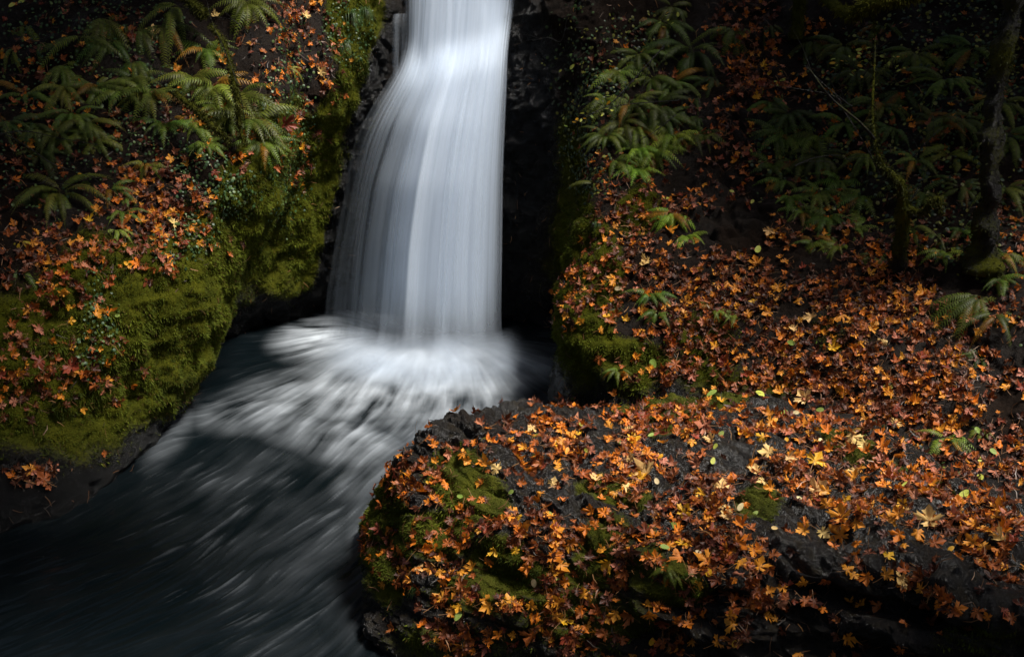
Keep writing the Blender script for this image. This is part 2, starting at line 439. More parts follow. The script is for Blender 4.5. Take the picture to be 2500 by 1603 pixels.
def lic(tex, steps, h):
    R, C = np.meshgrid(np.arange(tex.shape[0]), np.arange(tex.shape[1]), indexing='ij')
    acc = tex.copy(); wsum = 1.0
    for sg in (1, -1):
        r = R.astype(float); c = C.astype(float)
        for k in range(steps):
            a = bil(VX, r, c); b = bil(VY, r, c)
            c = c + sg * h * a; r = r + sg * h * b
            w = 1 - (k + 1) / (steps + 1)
            acc = acc + w * bil(tex, r, c); wsum += w
    return acc / wsum
t1 = rng.random(X.shape) * 2 - 1
t2 = fbm(WP * 17.0, 2, 211)
t3 = fbm(WP * 6.5, 3, 221)
L1 = lic(t1, 14, 1.0); L1 /= L1.std()
L2 = lic(t2, 10, 1.5); L2 /= L2.std()
L3 = lic(t3, 12, 2.2); L3 /= L3.std()
# how much foam the water carries
F = EL(px, py, [(1060,908,200,56,0,.44),(1010,945,240,56,-6,.30),(860,930,220,40,-10,.20),(710,982,130,28,-16,.15),(1180,900,110,50,10,.30),
    (826,812,110,40,-12,.50),(630,1000,120,40,-8,.11),(740,1046,110,40,10,.09),(870,1085,100,46,8,.17),(1010,1050,120,36,20,.10),(1000,1140,80,80,20,.05),
    (930,1150,110,70,0,.06),(1130,990,120,56,0,.20),(1250,950,80,44,0,.07),(1340,930,50,90,0,.04),(760,1300,200,110,-20,.012),(880,1450,70,150,0,.022),(560,1180,180,70,-25,.010),
    (900,1320,45,140,0,.045),(420,1060,30,76,35,.08),(720,1600,240,60,0,.006)], 0.85)
base = F + 0.0015
iso = fbm(WP * 2.2, 4, 241); iso2 = lic(fbm(WP * 6.0, 3, 247), 6, 1.6) * 1.4
sheetw = EL(px, py, [(1045,890,260,90,0,1.0)], 0.8)
foam = base * np.clip(1.0 + 0.07 * L1 + (0.15 - 0.07 * sheetw) * L2 + (0.26 - 0.12 * sheetw) * L3 + 0.75 * iso + 0.5 * iso2, 0.06, 2.4)
fine = np.clip(0.9 * iso + 0.9 * iso2 + 0.22 * L1 + 0.22 * L2 + 0.05, 0, 1.6)
foam += np.clip(L1 * 0.6 + L2 * 0.5 + iso - 1.25, 0, 2) * 0.035 * EL(px, py, [(760,1330,420,360,-25,1.0)], 0.9) * (1 - sheetw)
foam += fine * (0.001 + 0.008 * EL(px, py, [(830,1300,260,330,-25,1.0)], 0.9)) * (1 - sheetw)
foam += np.clip(L2 * 0.7 + L3 * 0.9 + L1 * 0.3 + iso + iso2 - 0.9, 0, 3) * 0.010 * sstep(0.0, 0.04, base)
sheet = EL(px, py, [(1050,880,190,44,0,1.0)], 1.0)
foam = np.clip(foam * (1 - 0.6 * sheet) + sheet * 0.26, 0, 1)
mound = EL(px, py, [(832,800,80,40,-8,1.0)], 1.0) * 0.07 + EL(px, py, [(1045,890,210,40,0,1.0)], 1.0) * 0.06 + EL(px, py, [(860,1090,110,34,10,1.0)], 0.9) * 0.05 \
    + EL(px, py, [(640,1010,120,30,6,1.0)], 0.9) * 0.02 + EL(px, py, [(425,1050,36,80,35,1.0)], 0.9) * 0.10
amp = 0.25 + 0.75 * near
Zw = mound + 0.005 * L3 * amp + 0.002 * L2 * amp + 0.0003 * L1 + (0.004 * L2 + 0.0016 * L1 + 0.004 * iso2) * (1 - near) + 0.03 * fbm(WP * 1.3, 2, 231) * amp
Vw = np.stack([X, Y, Zw], -1)
def mat_water():
    t = NT('pool_water')
    f = t.attr('foam').outputs['Fac']
    dark = t.bsdf((0.002, 0.004, 0.005), 0.12, 0.10)
    white = t.bsdf((0.78, 0.85, 0.92), 0.6, 0.1)
    mx = t.n('MixShader'); t.l(f, mx.inputs[0]); t.l(dark.outputs[0], mx.inputs[1]); t.l(white.outputs[0], mx.inputs[2])
    return t.done(mx.outputs[0])
M_WATER = mat_water()
pool = mesh_np('water', Vw.reshape(-1, 3), grid_faces(*X.shape), M_WATER, {'foam': foam.ravel()})
tag(pool, 'dark plunge pool streaked with white foam', kind='structure')

# ------------------------------------------------------------------ the waterfall
def mat_fall():
    t = NT('falling_water')
    d = t.attr('veil').outputs['Fac']
    white = t.n('BsdfDiffuse'); white.inputs['Color'].default_value = (0.80, 0.89, 1.0, 1)
    trl = t.n('BsdfTranslucent'); trl.inputs['Color'].default_value = (0.80, 0.89, 1.0, 1)
    a = t.n('MixShader'); a.inputs[0].default_value = 0.5
    t.l(white.outputs[0], a.inputs[1]); t.l(trl.outputs[0], a.inputs[2])
    tr = t.n('BsdfTransparent')
    b = t.n('MixShader'); t.l(d, b.inputs[0]); t.l(tr.outputs[0], b.inputs[1]); t.l(a.outputs[0], b.inputs[2])
    return t.done(b.outputs[0])
M_FALL = mat_fall()
NU, NV, SM = 360, 420, 160
def edge_curve(pts, v):
    """pts: (v, px, py, Y) -> world points at v"""
    pts = np.array(pts, float)
    W_ = np.array([P(a, b, c) for (_, a, b, c) in pts])
    return np.stack([np.interp(v, pts[:, 0], W_[:, k]) for k in range(3)], -1)
def smooth1(A, n):
    for _ in range(n):
        A[1:-1] = (A[:-2] + 2 * A[1:-1] + A[2:]) / 4
    return A
def fall_sheet(curves, us, dens, seed, push=0.0, nu=NU, nv=NV):
    """curves: edge curves at the u values us, each a list of (v, px, py, Y)"""
    v = np.linspace(0, 1, nv); u = np.linspace(0, 1, nu)
    C = np.array([smooth1(edge_curve(c, v), SM) for c in curves])          # k, nv, 3
    S = np.empty((nv, nu, 3))
    for k in range(3):
        for j in range(nv):
            S[j, :, k] = np.interp(u, us, C[:, j, k])
    for _ in range(10):
        S[:, 1:-1] = (S[:, :-2] + 2 * S[:, 1:-1] + S[:, 2:]) / 4
    U, V_ = np.meshgrid(u, v)
    q = np.stack([U * 26, V_ * 1.1 + 0 * U, np.full_like(U, seed)], -1)
    a = fbm(q, 3, seed); b = fbm(q * np.array([3.3, 1.6, 1]), 3, seed + 3); c = fbm(np.stack([U * 7, V_ * 1.6, 0 * U + seed], -1), 3, seed + 7)
    S[..., 1] -= push + 0.025 * c + 0.003 * a
    D = dens(U, V_, a, b, c)
    D *= sstep(-0.02, 0.20, U + 0.05 * b + 0.07 * c) * sstep(1.02, 0.88, U + 0.04 * b + 0.03 * c)
    return S, np.clip(D, 0, 1)
v_ = lambda py: (py + 120) / 990.0       # the v of a photo height, along the fall
cL = [(0, 985, -120, 18.4), (v_(0), 982, 0, 18.2), (v_(110), 985, 110, 18.0), (v_(170), 965, 170, 17.7), (v_(235), 922, 235, 17.5), (v_(300), 884, 300, 17.4), (v_(360), 858, 360, 17.35),
      (v_(450), 846, 450, 17.3), (v_(560), 824, 560, 17.2), (v_(700), 800, 700, 17.1), (v_(790), 792, 790, 16.95), (1, 770, 842, 16.3)]
cA = [(0, 1040, -120, 18.3), (v_(0), 1040, 0, 18.1), (v_(150), 1030, 150, 17.8), (v_(200), 1015, 200, 17.3), (v_(300), 965, 300, 17.0), (v_(450), 915, 450, 16.8), (v_(600), 893, 600, 16.65), (v_(750), 880, 750, 16.5), (v_(815), 872, 815, 16.35), (1, 855, 888, 15.55)]
cB = [(0, 1110, -120, 18.3), (v_(0), 1108, 0, 18.1), (v_(125), 1100, 125, 17.8), (v_(170), 1090, 170, 17.2), (v_(300), 1050, 300, 16.75), (v_(450), 1020, 450, 16.45), (v_(600), 1000, 600, 16.25), (v_(750), 990, 750, 16.05), (v_(830), 984, 830, 15.9), (1, 970, 922, 15.0)]
cM = [(0, 1190, -120, 18.3), (v_(0), 1188, 0, 18.1), (v_(105), 1180, 105, 17.8), (v_(150), 1175, 150, 17.25), (v_(300), 1150, 300, 16.85), (v_(450), 1130, 450, 16.55), (v_(600), 1120, 600, 16.35), (v_(750), 1115, 750, 16.15), (v_(830), 1113, 830, 15.95), (1, 1120, 918, 15.05)]
cR = [(0, 1262, -120, 18.2), (v_(0), 1258, 0, 18.05), (v_(80), 1246, 80, 17.9), (v_(130), 1240, 130, 17.4), (v_(220), 1237, 220, 17.2), (v_(420), 1228, 420, 16.95), (v_(600), 1226, 600, 16.75), (v_(750), 1224, 750, 16.55), (v_(815), 1224, 815, 16.35), (1, 1245, 880, 15.65)]
US = [0.0, 0.2, 0.46, 0.76, 1.0]
def dens_core(U, V_, a, b, c):
    lower = sstep(v_(150), v_(330), V_)
    core = sstep(0.06, 0.58, U + 0.12 * a + 0.14 * c) * (1 - 0.25 * sstep(0.8, 1.0, U))
    D = (1 - lower) * 0.97 + lower * (0.14 + 0.88 * core)
    D = D * (0.95 + (0.09 + 0.25 * (1 - core)) * a + 0.04 * b + 0.3 * (1 - core) * c) * sstep(1.0, 0.80, V_ + 0.05 * c)
    return D
def dens_veil(U, V_, a, b, c):
    return np.clip(0.34 + 0.6 * a + 0.35 * b + 0.45 * c, 0, 1) * 0.6 * sstep(1.0, 0.84, V_)
def dens_wisp(U, V_, a, b, c):
    return np.clip(0.10 + 0.8 * a + 0.6 * b + 0.2 * c, 0, 1) * 0.4 * sstep(0.12, 0.3, V_) * sstep(1.0, 0.84, V_)
parts = []
for dens, seed, push in ((dens_core, 301, -0.22), (dens_veil, 311, -0.05), (dens_core, 321, 0.06), (dens_wisp, 331, 0.2)):
    parts.append(fall_sheet([cL, cA, cB, cM, cR], US, dens, seed, push))
Vf, Df, Ff, off = [], [], [], 0
for S, D in parts:
    Vf.append(S.reshape(-1, 3)); Df.append(D.ravel()); Ff.append(grid_faces(NV, NU) + off); off += NU * NV
# soft spray where the sheet bursts on the pool
k1 = [(0, 800, 775, 16.9), (.5, 760, 830, 16.2), (1, 690, 900, 15.4)]
k2 = [(0, 930, 815, 16.0), (.5, 890, 880, 15.4), (1, 830, 960, 14.5)]
k3 = [(0, 1060, 822, 15.75), (.5, 1055, 905, 15.0), (1, 1050, 985, 14.1)]
k4 = [(0, 1190, 815, 16.0), (.5, 1215, 885, 15.4), (1, 1260, 955, 14.6)]
k5 = [(0, 1245, 800, 16.4), (.5, 1280, 840, 16.1), (1, 1340, 890, 15.5)]
for sd, hgt, amt in ((351, 0.0, 0.26), (357, 0.08, 0.20), (361, 0.16, 0.16), (367, 0.26, 0.10)):
    S, D = fall_sheet([k1, k2, k3, k4, k5], [0, .25, .5, .75, 1],
        lambda U, V_, a, b, c: np.clip(amt * (1 + 0.9 * c + 0.35 * a), 0, 1) * sstep(-.05, .75, V_ + .14 * c) * sstep(1, .45, V_ + .12 * c) * sstep(0, .3, U) * sstep(1, .7, U), sd, 0.0, 160, 120)
    S[..., 2] += hgt * np.sin(np.linspace(0, math.pi, 120))[:, None] + 0.03
    Vf.append(S.reshape(-1, 3)); Df.append(D.ravel()); Ff.append(grid_faces(120, 160) + off); off += 120 * 160
# the little side spill at the upper left
c1 = [(0, 962, 40, 17.9), (.15, 955, 28, 17.75), (.3, 950, 50, 17.6), (.6, 951, 120, 17.5), (1, 950, 200, 17.45)]
c2 = [(0, 1000, 40, 17.95), (.15, 1000, 26, 17.8), (.3, 998, 50, 17.65), (.6, 996, 120, 17.55), (1, 985, 215, 17.4)]
S, D = fall_sheet([c1, c2], [0, 1], lambda U, V_, a, b, c: np.clip(0.30 + 0.5 * c + 0.2 * b, 0, 1) * 0.40 * sstep(0, .25, V_) * sstep(0, .5, U) * sstep(1, .5, U) * sstep(1, .8, V_), 341, 0, 80, 120)
Vf.append(S.reshape(-1, 3)); Df.append(D.ravel()); Ff.append(grid_faces(120, 80) + off); off += 9600
fall = mesh_np('waterfall', np.concatenate(Vf), np.concatenate(Ff), M_FALL, {'veil': np.concatenate(Df)})
tag(fall, 'tall white silky waterfall plunging over dark rock into the pool', 'waterfall', kind='structure')
# ------------------------------------------------------------------ casting onto the ground that was just built
def poly_tree(Gr):
    nr, nc = Gr.shape[:2]
    return BVHTree.FromPolygons([tuple(v) for v in Gr.reshape(-1, 3)], grid_faces(nr, nc).tolist())
sub = lambda A, k: A[::k, ::k]
T_BANK = poly_tree(sub(G, 2)); T_ROCK = poly_tree(sub(B, 2))
EYE = Vector((0, 0, CAM_Z))
def hit(px, py):
    d = Vector(ray(px, py)).normalized()
    best = None
    for nm, T in (('boulder', T_ROCK), ('bank', T_BANK)):
        co, no, ix, dist = T.ray_cast(EYE, d, 60)
        if co is not None and (best is None or dist < best[3]):
            if no.dot(d) > 0: no = -no
            best = (co, no, nm, dist)
    return best

# ------------------------------------------------------------------ maple leaves
HALF = [(0.0, 0.02), (0.09, -0.10), (0.30, -0.22), (0.27, -0.08), (0.46, -0.06), (0.36, 0.05), (0.17, 0.13), (0.40, 0.20), (0.62, 0.16), (0.60, 0.29),
        (0.86, 0.42), (0.63, 0.46), (0.64, 0.62), (0.46, 0.54), (0.15, 0.38), (0.22, 0.60), (0.38, 0.70), (0.23, 0.78), (0.17, 0.92), (0.0, 1.10)]
OUT = HALF + [(-x, y) for (x, y) in HALF[-2:0:-1]]
OUT = np.array(OUT)
def leaf_template(seed, curl, fold, light=False):
    r = np.random.default_rng(seed)
    o = OUT.copy()
    o[:, 0] *= r.uniform(0.85, 1.1); o += r.normal(0, 0.018, o.shape)
    c = np.array([0.0, 0.20]); n = len(o)
    rings = [o] if light else [c + (o - c) * 0.52, o]
    V = [np.array([[c[0], c[1]]])] + rings
    V = np.concatenate(V)
    d = V - c; rad = np.sqrt((d ** 2).sum(1)); ang = np.arctan2(d[:, 1], d[:, 0])
    ph = r.uniform(0, 6.28)
    curl *= 0.75; fold *= 0.75
    z = curl * rad ** 2 * (0.7 + 0.6 * np.sin(ang * 2 + ph)) + fold * np.abs(d[:, 0]) + 0.16 * rad * np.sin(ang * 5 + r.uniform(0, 6)) + r.normal(0, 0.015, len(V))
    V = np.column_stack([V * 0.56, z * 0.56])
    F = []
    idx = lambda ring, k: 1 + ring * n + k % n
    for k in range(n): F.append((0, idx(0, k), idx(0, k + 1)))
    if not light:
        for k in range(n):
            F.append((idx(0, k), idx(1, k), idx(1, k + 1))); F.append((idx(0, k), idx(1, k + 1), idx(0, k + 1)))
    # stalk
    L = r.uniform(0.45, 0.75); bx = r.uniform(-0.25, 0.25); b = len(V); S = []
    for t in np.linspace(0, 1, 4):
        y = 0.10 - t * L; x = bx * t * t; zz = 0.012 + 0.10 * t * t * r.uniform(-.4, 1); w = 0.011
        S += [(x - w, y, zz), (x + w, y, zz)]
    V = np.concatenate([V, np.array(S)])
    for k in range(3):
        a = b + 2 * k
        F += [(a, a + 1, a + 3), (a, a + 3, a + 2)]
    stalk = np.zeros(len(V)); stalk[b:] = 1
    return V, np.array(F), stalk
def oval_template(seed):
    r = np.random.default_rng(seed); n = 14; t = np.arange(n) / n * 2 * math.pi
    o = np.column_stack([0.30 * np.sin(t) * (1 - 0.18 * np.cos(t)), 0.5 * -np.cos(t)])
    V = np.concatenate([[[0, 0.0]], o]); z = 0.35 * r.uniform(0.3, 1) * V[:, 0] ** 2 * 3 + 0.2 * r.uniform(-1, 1) * V[:, 1] ** 2
    V = np.column_stack([V, z]); F = [(0, 1 + k, 1 + (k + 1) % n) for k in range(n)]
    b = len(V); V = np.concatenate([V, [(-.012, -.48, .01), (.012, -.48, .01), (.03, -.8, .03), (.05, -.8, .03)]])
    F += [(b, b + 1, b + 3), (b, b + 3, b + 2)]
    st = np.zeros(len(V)); st[b:] = 1
    return V, np.array(F), st
def mat_leaf(name, per_object):
    t = NT(name)
    if per_object: c = t.n('ObjectInfo').outputs['Color']
    else: c = t.attr('tint').outputs['Color']
    st = t.attr('stalk').outputs['Fac']
    n1 = t.noise(9 if per_object else 30, 4, 0.7)
    n2 = t.noise(40 if per_object else 120, 3, 0.7)
    c2 = t.mix(t.ramp(n1, [(0.46, 0.0), (0.75, 0.6)]), c, t.mix(0.72, c, (0.12, 0.040, 0.012)))
    c2 = t.mix(t.ramp(n2, [(0.52, 0.0), (0.82, 0.4)]), c2, t.mix(0.6, c, (0.06, 0.02, 0.008)))
    c2 = t.mix(st, c2, (0.30, 0.14, 0.05))
    p = t.bsdf(c2, 0.38, 0.32, t.bump(n2, 0.35, 0.01))
    tr = t.n('BsdfTranslucent'); t.l(c2, tr.inputs['Color'])
    m = t.n('MixShader'); m.inputs[0].default_value = 0.22
    t.l(p.outputs[0], m.inputs[1]); t.l(tr.outputs[0], m.inputs[2])
    return t.done(m.outputs[0])
M_LEAF = mat_leaf('fallen_leaf', True)
M_LITTER = mat_leaf('leaf_litter', False)
PAL = {'golden': (0.86, 0.44, 0.025), 'pale': (0.90, 0.56, 0.20), 'orange': (0.74, 0.21, 0.015), 'amber': (0.80, 0.31, 0.028), 'rust': (0.38, 0.10, 0.018),
       'red': (0.27, 0.050, 0.022), 'brown': (0.14, 0.036, 0.012), 'dark': (0.055, 0.016, 0.008), 'pink': (0.48, 0.17, 0.090), 'green': (0.30, 0.42, 0.08), 'lime': (0.55, 0.58, 0.09), 'cream': (0.80, 0.66, 0.34)}
TEMPL = [leaf_template(s, cu, fo) for s, cu, fo in ((1, .35, .05), (2, .9, .1), (3, -.5, .45), (4, .3, -.35), (5, 1.3, .15), (6, -1.0, .1), (7, .5, .8), (8, .15, .05), (9, 1.0, .7), (10, -.6, -.4), (11, 1.6, -.2), (12, .6, 1.2))]
OVALS = [oval_template(s) for s in (1, 2, 3)]

def scatter_mesh(name, templates, which, pos, nor, size, spin, tint, mat, lift=0.01, tilt=None):
    """one mesh of many copies; the copies lie on the ground with their own spin and tilt"""
    nor = nor / np.linalg.norm(nor, axis=1, keepdims=True)
    if tilt is not None:
        nor = nor + tilt; nor /= np.linalg.norm(nor, axis=1, keepdims=True)
    ref = np.where(np.abs(nor[:, 2:3]) > 0.9, np.array([[1.0, 0, 0]]), np.array([[0, 0, 1.0]]))
    tx = np.cross(ref, nor); tx /= np.linalg.norm(tx, axis=1, keepdims=True)
    ty = np.cross(nor, tx)
    c, s = np.cos(spin)[:, None], np.sin(spin)[:, None]
    ax = tx * c + ty * s; ay = -tx * s + ty * c
    Vs, Fs, Ts, Ss, off = [], [], [], [], 0
    for k, (TV, TF, ST) in enumerate(templates):
        m = which == k; n = m.sum()
        if n == 0: continue
        V = (TV[None, :, 0:1] * ax[m][:, None, :] + TV[None, :, 1:2] * ay[m][:, None, :] + TV[None, :, 2:3] * nor[m][:, None, :]) * size[m][:, None, None]
        V = V + (pos[m] + nor[m] * (lift if np.isscalar(lift) else lift[m][:, None]))[:, None, :]
        Vs.append(V.reshape(-1, 3))
        Fs.append((TF[None] + (np.arange(n) * len(TV))[:, None, None]).reshape(-1, TF.shape[1]) + off)
        Ts.append(np.repeat(tint[m], len(TV), 0)); Ss.append(np.tile(ST, n)); off += n * len(TV)
    if name is None: return np.concatenate(Vs), np.concatenate(Fs), np.concatenate(Ts), np.concatenate(Ss)
    return mesh_np(name, np.concatenate(Vs), np.concatenate(Fs), mat, {'tint': np.concatenate(Ts), 'stalk': np.concatenate(Ss)}, smooth=True)

def sample_grid(Gr, Nr, dens, count, r):
    """points spread over a gridded surface with density per vertex"""
    a = Gr[:-1, :-1]; b = Gr[:-1, 1:]; c = Gr[1:, :-1]
    area = np.linalg.norm(np.cross(b - a, c - a), axis=2)
    w = (area * dens[:-1, :-1]).ravel(); w = w / w.sum()
    k = r.choice(len(w), count, p=w)
    i, j = np.unravel_index(k, area.shape)
    u, v = r.random((2, count))
    p = Gr[i, j] + (Gr[i, j + 1] - Gr[i, j]) * u[:, None] + (Gr[i + 1, j] - Gr[i, j]) * v[:, None]
    return p, Nr[i, j], i, j
def smooth_normals(Nr, k=6):
    N = Nr.copy()
    for _ in range(k * 3):
        N[1:-1, 1:-1] = (N[1:-1, 1:-1] * 2 + N[:-2, 1:-1] + N[2:, 1:-1] + N[1:-1, :-2] + N[1:-1, 2:]) / 6
    return N / np.linalg.norm(N, axis=2, keepdims=True)
NS_BANK = smooth_normals(NRM); NS_ROCK = smooth_normals(BN_)

# litter density by place
px, py, fz = proj(G)
frame = (px > -800) & (px < 3500) & (py > -250) & (py < 1690)
ldens = EL(px, py, [(380,510,130,130,0,1.0),(230,600,260,60,0,.8),(60,660,110,70,0,.55),(150,770,110,100,0,.55),(200,880,160,80,20,.45),(60,900,90,110,0,.5),(170,960,70,40,0,.45),(240,870,80,50,0,.4),(30,980,60,60,0,.4),
    (65,1165,62,32,0,1.6),(330,640,110,40,0,.7),(760,60,80,90,0,.5),(770,210,60,90,0,.65),(740,330,50,60,0,.7),(720,400,40,60,0,.6),(640,150,120,120,0,.25),(200,250,260,240,0,.18),(480,270,90,90,0,.35),(560,330,90,90,0,.35),(60,330,120,160,0,.22),(450,420,80,80,0,.35),
    (1825,60,75,130,0,.9),(1840,240,80,120,0,.8),(1810,340,80,80,0,.7),(1790,420,110,120,0,.5),(1700,470,150,60,-10,.8),(1560,490,80,70,0,.7),(1520,600,80,90,-15,.85),(1460,740,90,110,0,.75),(1600,720,120,110,0,.75),
    (1900,780,330,160,5,1.25),(2000,920,330,130,15,1.3),(2200,880,220,200,20,1.15),(2300,1000,220,130,25,1.2),(2400,1080,160,140,20,.9),(1700,900,160,80,0,.7),(1620,820,90,60,0,.7),(1560,900,80,60,0,.5),
    (1800,960,260,70,5,1.0),(2380,1200,140,90,20,.7),(2150,1060,120,60,20,.7),(2050,640,220,70,0,.6),(2000,560,120,120,0,.35),(2250,640,160,90,0,.5),(2440,600,90,120,0,.5),(2420,780,110,120,0,.6),(2460,950,70,120,0,.8),(2300,350,260,260,0,.16),(2050,250,220,200,0,.18),(1600,250,160,200,0,.18),(1500,430,70,40,0,.6),(2850,900,380,420,0,.75),(2850,330,380,300,0,.3),(-350,650,330,330,0,.55),(-350,200,330,260,0,.25),(1480,960,60,50,0,.5),(1650,980,260,30,0,.8)])
neg = EL(px, py, [(1830,300,50,50,0,.6),(1790,560,80,50,0,.35),(1880,650,90,40,0,.55),(1440,870,40,120,0,.7),(1850,890,70,22,8,.7),(1560,960,80,30,0,.7),(2350,700,70,36,0,.5),(1810,470,70,90,0,.25)])
ldens = np.clip(ldens - neg, 0, 2) * np.clip(0.75 + 1.1 * fbm(G * 2.3, 3, 401), 0.05, 2)
ldens *= sstep(-0.05, 0.35, NS_BANK[..., 2] + 0.25) * frame
px, py, fz = proj(B)
frameb = (px > 850) & (px < 3000) & (py > 950) & (py < 1690)
bdens = EL(px, py, [(1330,1080,170,70,-5,1.1),(1120,1120,110,50,-25,.9),(1000,1200,60,80,-30,.8),(1150,1290,120,60,10,.8),(1500,1060,120,40,20,1.1),(1700,1030,200,40,0,1.1),(1900,1060,160,40,15,1.0),(1500,1150,150,60,10,1.1),(1650,1210,180,70,10,1.3),
    (1700,1290,160,60,0,1.2),(2000,1190,150,60,15,1.1),(2080,1250,110,50,15,1.0),(2230,1230,160,40,20,1.0),(2400,1290,150,40,15,1.1),(2100,1130,110,40,25,.9),(1480,1280,120,60,0,.8),(1600,1360,160,60,0,1.0),(1750,1350,110,50,0,1.0),
    (1060,1400,140,60,20,1.0),(1180,1470,110,50,15,.9),(1330,1330,60,60,0,1.0),(1350,1420,50,90,0,1.0),(1260,1290,60,50,0,.9),(1360,1510,70,80,0,1.0),(1120,1560,90,70,0,1.0),(1270,1530,90,50,0,.6),(1550,1420,120,60,0,.5),(1480,1480,120,80,0,.6),
    (1790,1440,120,40,5,.9),(1830,1510,70,80,20,.6),(1650,1540,60,70,0,.5),(2150,1390,120,20,8,1.1),(2250,1440,120,22,20,1.1),(2370,1480,110,22,12,1.0),(1990,1330,50,60,-20,.4),(2120,1340,50,50,0,.9),(2400,1390,60,60,40,.8),(2440,1440,50,60,40,.8),(1930,1450,50,40,0,.8),(950,1330,60,60,0,.5),(1200,1380,100,40,0,.5),(1980,1060,130,30,18,1.1),(2150,1140,120,30,28,1.0),(2290,1215,120,26,22,1.1),(2440,1270,90,30,15,1.2),(2420,1330,110,30,10,.9)])
negb = EL(px, py, [(1470,1080,60,24,35,.9),(1620,1090,90,20,5,.8),(1690,1130,80,34,10,1.0),(1640,1170,60,22,0,.7),(1800,1110,60,16,-10,.8),(1950,1110,110,20,15,.8),(2060,1160,90,16,22,.6),(1860,1255,80,50,20,1.1),(1980,1290,90,50,0,.9),(2160,1320,130,50,10,1.2),(2300,1360,110,30,25,.8),
    (1270,1040,36,20,0,.5),(1120,1160,60,50,0,.6),(1180,1230,60,40,0,.6),(1230,1400,70,60,30,.7),(1400,1230,60,40,20,.8),(2000,1360,70,60,0,.7)])
bdens = np.maximum(np.clip(bdens - negb, 0, 2), EL(px, py, [(2150,1095,140,36,30,.95),(2290,1180,130,36,30,.95),(2020,1055,110,28,20,.95),(1900,1040,90,24,0,.8),(2440,1255,90,30,20,.9),(2680,1400,150,90,20,.9)])) * np.clip(0.75 + 1.7 * fbm(B * 3.0, 3, 411), 0.03, 2.2)
bdens = (bdens + 0.05 * (bdens < 0.05)) * sstep(0.0, 0.4, NS_ROCK[..., 2] + 0.2) * frameb * sstep(0.1, 0.35, B[..., 2])

names = list(PAL)
def tints(n, weights, r):
    k = r.choice(len(weights), n, p=np.array(list(weights.values())) / sum(weights.values()))
    c = np.array([PAL[w] for w in weights])[k]
    return c * r.uniform(0.75, 1.2, (n, 1)) * r.uniform(0.93, 1.07, (n, 3))
LIT = []
def litter(Gr, Nr, dens, count, weights, seed, smin, smax, tl=.36):
    r = np.random.default_rng(seed)
    p, nn, i, j = sample_grid(Gr, Nr, dens, count, r)
    LIT.append(scatter_mesh(None, TEMPL, r.integers(0, len(TEMPL), count), p, nn, smin + (smax - smin) * r.beta(2, 1.6, count), r.uniform(0, 6.28, count), tints(count, weights, r), M_LITTER,
                     lift=r.uniform(0.004, 0.04, count), tilt=r.normal(0, tl, (count, 3))))
WD = dict(brown=.26, dark=.25, rust=.17, red=.03, orange=.10, pink=.09, amber=.10)
WB = dict(brown=.24, dark=.18, rust=.26, red=.04, orange=.14, pink=.06, amber=.08)
mid = GC * 0 + int(cum[11])
dl = ldens.copy(); dl[:, mid:] = 0; dr = ldens.copy(); dr[:, :mid] = 0
litter(G, NS_BANK, dl, 2700, WD, 1, .06, .17, .30)
litter(G, NS_BANK, dr, 6900, WD, 2, .06, .165, .30)
litter(B, NS_ROCK, bdens, 5000, WB, 3, .06, .16, .20)

offs = np.cumsum([0] + [len(l[0]) for l in LIT])
tag(mesh_np('leaf_litter', np.concatenate([l[0] for l in LIT]), np.concatenate([l[1] + o_ for l, o_ in zip(LIT, offs)]), M_LITTER,
            {'tint': np.concatenate([l[2] for l in LIT]), 'stalk': np.concatenate([l[3] for l in LIT])}),
    'wet rust and brown maple leaf litter over both banks and the boulder', 'leaf litter', kind='stuff')

